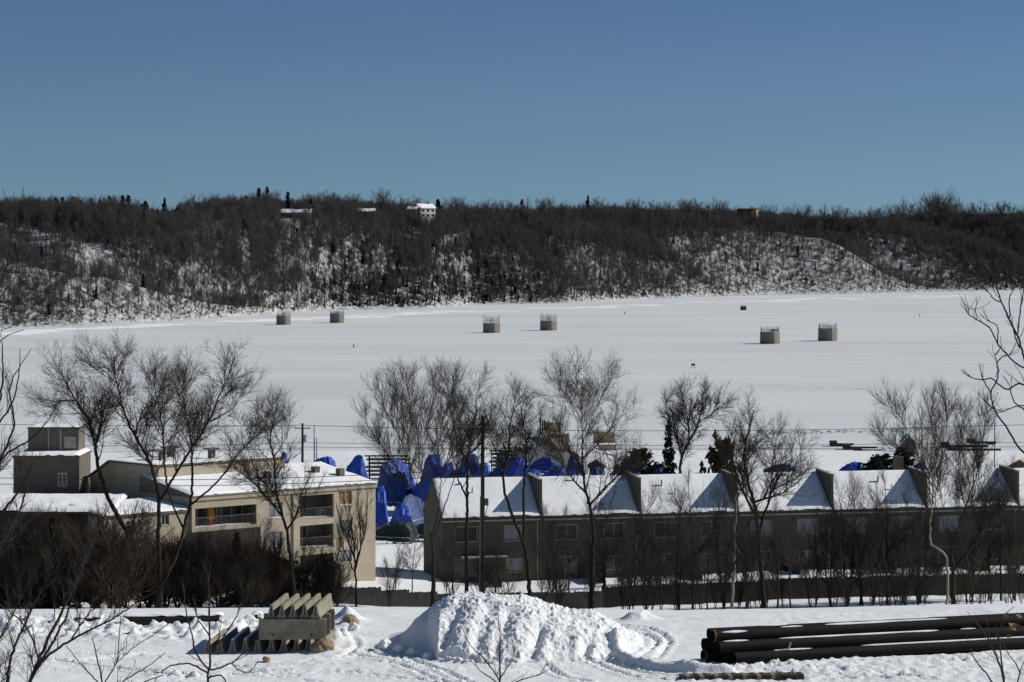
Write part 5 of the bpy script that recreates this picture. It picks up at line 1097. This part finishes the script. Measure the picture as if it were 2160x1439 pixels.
pile = tag(link('snow_pile', grid_mesh('snow_pile', X, Y, Zp), M_snow), 'big heap of ploughed lumpy snow in the middle of the yard', 'snow pile')

def barrier(Lb):
    pr = [(-.305, 0), (.305, 0), (.305, .08), (.165, .33), (.085, .81), (-.085, .81), (-.165, .33), (-.305, .08)]
    mb = MB(); mb.prism(pr, 1, -Lb/2, Lb/2); return mb.build('barrier', M_conc, None, bevel=.012)
BLn = 6.1; bar_me = barrier(BLn); me_b = bar_me.data; bpy.data.objects.remove(bar_me)
slot = MB(); slot.box(-.035, .035, -BLn/2-.02, -BLn/2-.003, .15, .68); slot_o = slot.build('slot', M_black); slot_me = slot_o.data; bpy.data.objects.remove(slot_o)
slb = MB(); slb.box(-.075, .075, -BLn/2+.1, BLn/2-.1, .813, .87); slb_o = slb.build('s', M_roofsnow); slb_me = slb_o.data; bpy.data.objects.remove(slb_o)
def put_barrier(x, y, z, rz, label, snow=False, tilt=0):
    r = empty('concrete_barrier', (x, y, z), rz, label, 'barrier', 'stacked concrete barriers'); r.rotation_euler = (0, tilt, rz)
    link('body', me_b, None, r); link('end_slot', slot_me, None, r)
    if snow: link('snow_cap', slb_me, None, r)
ORD = ['leftmost', 'second', 'third', 'fourth', 'fifth', 'sixth', 'seventh', 'eighth', 'ninth', 'tenth']
for k in range(10):
    x = PX(443+k*26.5, 177.6); y = 180.8+.10*k+rng.uniform(-.15, .15); z = float(np.interp(0, [0, 1], [12, 12]))
    put_barrier(x+.02, y, z-.03, R(-4+rng.uniform(-.8, .8)), ORD[k]+' barrier from the left in the bottom row'+(', snow on its top' if k < 4 else ''), k < 4)
for k in range(5):
    x = PX(577+k*23.5, 178); put_barrier(x+.05, 181.4+rng.uniform(-.1, .1), 12+.81+1.29, R(-5+rng.uniform(-.6, .6)), ORD[k]+' barrier from the left in the top row on the long blocks', False, R(2))
for k, (yy, lab) in enumerate([(178.4, 'front long concrete block lying across the bottom barriers'), (180.8, 'middle long concrete block lying across the bottom barriers'), (183.0, 'rear long concrete block lying across the bottom barriers')]):
    x0, x1 = PX(546, 178.4), PX(688, 178.4); mb = MB()
    mb.prism([(-.32, 0), (.32, 0), (.32, .12), (.24, .45), (.22, 1.27), (-.22, 1.27), (-.24, .45), (-.32, .12)], 0, -(x1-x0)/2, (x1-x0)/2)
    r = empty('concrete_block', ((x0+x1)/2+.12*k, yy, 12.79), R(1.5), lab, 'concrete block', 'long concrete blocks in the barrier stack'); mb.build('body', M_conc, r, bevel=.015)
    hl = MB(); hl.tube((1.2, -.245, .28), (1.2, -.30, .28), .07, k=8); hl.tube((-1.2, -.245, .28), (-1.2, -.30, .28), .07, k=8); hl.build('lifting_hole', M_black, r)
    sl2 = MB(); sl2.box((x1-x0)/2+.002, (x1-x0)/2+.03, -.04, .04, .2, 1.1); sl2.build('end_slot', M_black, r)
def boulder(px_, py_, rx, rz_, seed, label, m=M_rock, D=None, cat='boulder'):
    D = D or 26*F/(py_-YH); x = PX(px_, D); bm = bmesh.new(); bmesh.ops.create_icosphere(bm, subdivisions=4, radius=1); sv = Vector((seed*7.3, seed*3.1, seed))
    for v_ in bm.verts:
        c = v_.co.copy(); d_ = 1+.30*mnoise.noise(c*1.1+sv)+.14*mnoise.noise(c*2.7+sv)+.05*mnoise.noise(c*7+sv); v_.co = Vector((c.x*rx, c.y*rx*.85, c.z*rz_))*d_
    me = bpy.data.meshes.new('boulder'); bm.to_mesh(me); bm.free(); o = link('boulder' if m is M_rock else 'snow_block', me, m); o.location = (x, D, 12+rz_*.55); o.rotation_euler = (.2, .3, seed); return tag(o, label, cat)
boulder(681, 1378, .75, .52, 3, 'tan boulder tucked under the right end of the barrier stack', D=178.0); boulder(738, 1312, .65, .5, 5, 'brown boulder in the snow right of the barrier stack', D=190); boulder(562, 1396, .28, .2, 8, 'small grey stone in the snow in front of the barrier stack')
for i, (px_, py_, r_) in enumerate([(812, 1372, .55), (842, 1376, .42), (870, 1382, .38), (745, 1330, .4), (900, 1390, .34), (728, 1352, .36)]):
    boulder(px_, py_, r_, r_*.8, 20+i, ['pointed block of snow at the left foot of the snow pile', 'second block of snow at the left foot of the snow pile', 'smaller snow block beside the left foot of the pile', 'snow block below the brown boulder', 'snow block nearest the bright left edge of the pile', 'snow block just right of the barrier stack'][i], M_snow, cat='snow block')
# snow covered stack of dark timbers left of the barriers
def timber(px0, px1, py0, py1, lab):
    D = 26.0*F/(py1-YH); x0, x1 = PX(px0, D), PX(px1, D); h = (py1-py0)/F*D; r = empty('timber_stack', ((x0+x1)/2, D, 11.95), R(2), lab, 'timber stack'); w = (x1-x0)/2; n = max(2, int(h/.2))
    for k in range(n):
        m_ = MB(); m_.box(-w+rng.uniform(0, .3), w-rng.uniform(0, .3), -.5+rng.uniform(-.05, .05), .5, k*h/n, (k+1)*h/n-.015); m_.build('timber', M_black if k % 2 else M_fence, r)
    snow_sheet(-w-.05, w+.05, -.5, .75, lambda X, Y: h+.0*X, 40, 12, .16, 4, r)
timber(262, 470, 1297, 1321, 'long low snow covered stack of dark timbers left of the barriers'); timber(163, 216, 1301, 1314, 'small snow covered timber stack at the far left of the long one'); timber(533, 552, 1294, 1308, 'little dark timber stack just behind the barrier stack')

# steel pipes
PD = .76; pdir = Vector((1, .35, 0)).normalized(); pnrm = Vector((-pdir.y, pdir.x, 0)); pa = math.atan2(pdir.y, pdir.x); PO = Vector((PX(1548, 172.9), 172.9, 12))
def pipe(row, k, start, length, snow, lab, rust=False):
    o_ = (k+row*.5)*PD; p = PO+pnrm*o_+pdir*start+Vector((0, 0, PD/2+row*PD*.866)); r = empty('steel_pipe', p, pa, lab, 'pipe', 'steel pipes stacked in the snow')
    n = 20; V = []; ri = PD/2-.03
    for (x, rad) in ((0, ri), (0, PD/2-.004), (length, PD/2-.004), (length, ri)):
        V += [(x, math.cos(2*math.pi*i/n)*rad, math.sin(2*math.pi*i/n)*rad) for i in range(n)]
    V += [(2.5, math.cos(2*math.pi*i/n)*ri, math.sin(2*math.pi*i/n)*ri) for i in range(n)]
    Q = []
    for a, b in ((0, 1), (1, 2), (2, 3), (4, 0)): Q += [(a*n+i, a*n+(i+1) % n, b*n+(i+1) % n, b*n+i) for i in range(n)]
    mb = MB(); mb.add(V, Q); mb.poly(V[4*n:]); mb.build('shell', M_pipe, r, smooth=False)
    if rust:
        mb = MB(); mb.add([(x, math.cos(2*math.pi*i/n)*(PD/2+.004), math.sin(2*math.pi*i/n)*(PD/2+.004)) for x in (.02, .16) for i in range(n)], [(i, (i+1) % n, n+(i+1) % n, n+i) for i in range(n)]); mb.build('rusty_band', M_rust, r)
    for (a, b, ang) in snow:
        X_, T_ = np.meshgrid(np.linspace(a, b, 40), np.linspace(-1, 1, 9)); e = np.clip(np.minimum(X_-a, b-X_)/.9, 0, 1)**.5; wv = (.20+.12*fbm(X_*.7+row*9+k*4, X_*0, 3))*e+.01; th = R(ang)+T_*wv
        rr_ = PD/2+.004+.05*np.sqrt(np.clip(1-T_**2, 0, 1))*e; V_ = link('snow_strip', grid_mesh('snow_strip', X_, np.cos(th)*rr_*-1*0+np.cos(th)*rr_, np.sin(th)*rr_), M_roofsnow, r)
pipe(0, 0, 0, 30, [(2.6, 5.2, 100), (8.5, 28, 96)], 'front steel pipe at the bottom of the stack, snow along its top'); pipe(0, 1, -.6, 30, [], 'second steel pipe of the bottom layer'); pipe(0, 2, -1.4, 30, [], 'third steel pipe of the bottom layer, poking out at the left end', True); pipe(0, 3, -.9, 30, [(0, 12, 90)], 'rearmost steel pipe of the bottom layer')
pipe(1, 0, -.9, 30, [(.3, 2.0, 105), (4.0, 15, 104), (16.5, 17.6, 100)], 'front steel pipe of the middle layer'); pipe(1, 1, -.5, 30, [(12, 20, 90)], 'second steel pipe of the middle layer', True); pipe(1, 2, -1.2, 30, [], 'rearmost steel pipe of the middle layer')
pipe(2, 0, -1.1, 30, [(.5, 2.2, 140), (4.5, 6, 110), (7.5, 16, 104)], 'front steel pipe on the top of the stack', True); pipe(2, 1, -1.0, 30, [(3.5, 5.2, 100), (8, 15, 98)], 'rear steel pipe on the top of the stack')
st = MB(); p = PO+pdir*3.6+pnrm*.5; st.box(-.06, .06, -.03, .03, 0, .42); o = st.build('wooden_wedge', M_tan, None); o.location = (*(p-pnrm*.62).xy, 12+.80); o.rotation_euler = (.15, .25, pa); tag(o, 'small pale wooden wedge stuck on the side of the pipes', 'wedge')
# stack of weathered planks at the bottom edge
x0, x1 = PX(1432, 167.8), PX(1692, 167.8); r = empty('plank_stack', ((x0+x1)/2, 167.2, 11.68), R(4), 'stack of upright weathered sheet piles with one rusty end at the bottom edge', 'sheet piles'); w = (x1-x0)/2; n = 26
for k in range(n):
    a = -w+2*w*k/n; m_ = MB(); hh = .62+.03*(k % 2); m_.box(a+.01, a+2*w/n-.01, -.6+.04*(k % 2), .5, 0, hh); m_.build('sheet_pile', M_pole if k > n*.78 else [M_fence, M_conc, M_pole][k % 3], r)

# ---------------------------------------------------------------- near branches that frame the view
def near_tree(name, label, D, limbs, blobs=[], r_base=.05, r_tip=.004, seed=1, m=M_wood, mc=M_twig, cat='tree', depth=.5, S=.26, sp=1.0, lev=3, **kw):
    rg = np.random.default_rng(seed); out = []; allp = []
    for k, L_ in enumerate(limbs):
        d0 = min(allp, key=lambda t: (t[0]-L_[0][0])**2+(t[1]-L_[0][1])**2)[2] if k else 0
        sl_ = rg.uniform(-1, 1)*depth; run = 0; pts = []
        for q, (a, b) in enumerate(L_):
            if q: run += math.hypot(a-L_[q-1][0], b-L_[q-1][1])*D/F
            pts.append(tuple(PT(a, b, D+d0+sl_*run))); allp.append((a, b, d0+sl_*run))
        out.append(pts)
    b = out[0][0]; gz = G(b[0], b[1]); out[0] = [(b[0], b[1], min(gz-.1, b[2]-.05))]+out[0]
    attr = [blob(PT(px_, py_, D), rx*D/F, (rx+ry)*D/F*2, ry*D/F) for (px_, py_, rx, ry) in blobs]
    P = tree_geo(out, np.concatenate(attr) if attr else None, r_base, r_tip, rg, S=S, sp=sp, lev=lev, thick=.012, **kw)
    return make_tree(name, label, cat, out[0][0], P, m, mc)
near_tree('near_tree', 'leaning dark stems rising across the lower left corner in the foreground', 56,
  [[(20, 1560), (62, 1439), (110, 1330), (150, 1250), (205, 1120), (240, 1050)], [(45, 1480), (85, 1400), (150, 1350), (230, 1310), (290, 1270), (335, 1245)], [(62, 1439), (140, 1300), (165, 1200), (200, 1130)], [(10, 1540), (20, 1400), (60, 1300), (110, 1200), (130, 1150)], [(0, 1500), (-10, 1380), (30, 1290), (60, 1230)], [(85, 1400), (60, 1330), (20, 1290), (-20, 1260)], [(150, 1350), (190, 1290), (230, 1265)]],
  [(60, 1200, 70, 110), (140, 1180, 60, 90), (40, 1350, 60, 60), (250, 1270, 60, 40)], .055, seed=31, sp=1.3)
near_tree('near_tree', 'bare tree entering at the left edge, its twigs before the ice and the tower block', 60,
  [[(-70, 1560), (-50, 1300), (-30, 1150), (-12, 1000), (-8, 900), (5, 800), (4, 720)], [(-12, 990), (30, 900), (20, 820), (50, 760), (66, 735)], [(-20, 1060), (0, 972), (60, 930), (95, 895), (118, 858)], [(-25, 1110), (30, 1050), (60, 1000), (75, 960)], [(-8, 900), (25, 850), (40, 790), (42, 735)], [(-45, 1250), (0, 1150), (40, 1080), (55, 1030), (60, 985)], [(-30, 1150), (20, 1140), (60, 1100), (95, 1075)]],
  [(20, 830, 40, 90), (50, 960, 50, 60), (30, 1080, 50, 80), (20, 1180, 50, 60)], .075, seed=32, sp=1.2)
near_tree('near_tree', 'slender pale twigged treetop at the left edge reaching above the far skyline', 70,
  [[(-60, 1560), (-40, 1100), (-30, 800), (-10, 640), (14, 560), (24, 500), (28, 440), (30, 405)], [(14, 560), (40, 540), (70, 528), (85, 520)], [(24, 500), (10, 470)], [(28, 450), (45, 420), (50, 395)], [(28, 440), (12, 415), (6, 398)], [(-10, 640), (20, 600), (50, 560)], [(-30, 800), (0, 720), (50, 695)], [(-5, 700), (60, 676), (118, 672)], [(-8, 640), (-2, 560), (4, 520)]],
  [(20, 560, 40, 60), (32, 425, 22, 25)], .05, seed=33, r_tip=.005, sp=2.2, lev=2)
near_tree('near_tree', 'bare tree at the right edge with crooked twigs reaching over the ice', 62,
  [[(2240, 1560), (2222, 1200), (2205, 1000), (2190, 900), (2168, 790), (2152, 722), (2143, 702), (2125, 665), (2110, 630), (2098, 590), (2080, 560)], [(2146, 706), (2152, 660), (2160, 610), (2172, 570)], [(2160, 778), (2130, 755), (2105, 725), (2090, 695), (2078, 685), (2060, 674), (2042, 662)], [(2104, 722), (2104, 690), (2090, 680)], [(2060, 674), (2057, 652)], [(2043, 664), (2042, 650)],
   [(2215, 1060), (2178, 975), (2150, 945), (2125, 905), (2098, 865), (2090, 830), (2102, 805), (2106, 780), (2103, 765), (2115, 752), (2128, 750)], [(2090, 830), (2080, 812), (2072, 798)], [(2186, 830), (2150, 808), (2128, 822), (2105, 810), (2092, 798), (2072, 802), (2054, 799)], [(2103, 768), (2098, 750)], [(2098, 865), (2082, 850)], [(2133, 672), (2128, 640), (2136, 615)], [(2112, 640), (2094, 628), (2088, 620)], [(2150, 735), (2138, 700), (2136, 690)], [(2210, 1020), (2170, 880), (2140, 850), (2132, 820)], [(2172, 860), (2150, 855), (2118, 868)]],
  [], .055, seed=34, r_tip=.007, depth=.35, sp=9, lev=1, S=.2)
near_tree('near_tree', 'bare foreground bush with a few dry tan leaves in the lower right corner', 60,
  [[(2128, 1560), (2118, 1439), (2095, 1370), (2068, 1325), (2040, 1290)], [(2118, 1439), (2108, 1360), (2100, 1320), (2120, 1300), (2138, 1280)], [(2122, 1480), (2080, 1420), (2055, 1390), (2040, 1350)], [(2125, 1500), (2150, 1420), (2120, 1370)], [(2095, 1370), (2085, 1330), (2078, 1300)], [(2150, 1420), (2165, 1380), (2170, 1330)]],
  [(2100, 1330, 50, 40)], .05, seed=35, sp=3, lev=2, m=M_twigred, mc=M_twigred)
lb = [o for o in bpy.data.objects if o.get('label', '').startswith('bare foreground bush')][0]
for (a, b, s) in [(2122, 1297, .10), (2136, 1322, .12), (2128, 1342, .09), (2142, 1318, .08), (2110, 1350, .06), (2150, 1300, .08)]:
    m_ = MB(); p = PT(a, b, 60)-lb.location
    for q in range(3):
        d = Vector((rng.normal(), rng.normal(), rng.normal())).normalized()*s; e = d.orthogonal().normalized()*s*.5; m_.add([p-d, p-d*.3+e, p+d, p-d*.3-e+d.cross(e)*.6], [(0, 1, 2), (0, 2, 3)])
    m_.build('dry_leaf', M_leaf, lb)
near_tree('sapling', 'bare forked sapling in the foreground before the concrete barriers', 60,
  [[(438, 1560), (438, 1439), (443, 1400), (442, 1340), (441, 1270), (440, 1215)], [(438, 1412), (415, 1380), (405, 1340), (393, 1290), (388, 1250)], [(446, 1415), (490, 1398), (508, 1382), (530, 1368)], [(490, 1398), (500, 1412), (520, 1420)], [(437, 1420), (400, 1400), (360, 1405), (340, 1418)], [(443, 1380), (470, 1345), (500, 1300)], [(442, 1340), (420, 1310), (412, 1290)], [(438, 1430), (465, 1425), (480, 1445)]],
  [], .042, seed=36, r_tip=.007, sp=8, lev=2, S=.2, m=M_twigred, mc=M_twigred, cat='sapling')
near_tree('sapling', 'small bare sapling at the bottom edge before the big snow pile', 60,
  [[(1056, 1560), (1055, 1439), (1054, 1380), (1055, 1335)], [(1055, 1438), (1030, 1400), (1000, 1370), (985, 1350)], [(1055, 1430), (1075, 1400), (1085, 1375)], [(1056, 1445), (1020, 1420), (1005, 1405)], [(1056, 1450), (1100, 1435), (1140, 1422)]], [], .035, seed=37, r_tip=.006, sp=8, lev=1, S=.2, cat='sapling')
near_tree('sapling', 'pair of thin dark twigs rising at the bottom left of the yard', 58,
  [[(220, 1560), (215, 1439), (205, 1390), (195, 1345)], [(216, 1445), (245, 1400), (252, 1340), (255, 1300)], [(216, 1450), (170, 1400), (140, 1362)], [(245, 1400), (290, 1360), (330, 1335), (360, 1310)], [(218, 1470), (270, 1430), (320, 1400), (350, 1375)], [(218, 1480), (300, 1440), (345, 1425)]], [(250, 1380, 60, 40)], .035, seed=38, r_tip=.006, sp=4, lev=2, S=.2, cat='sapling')
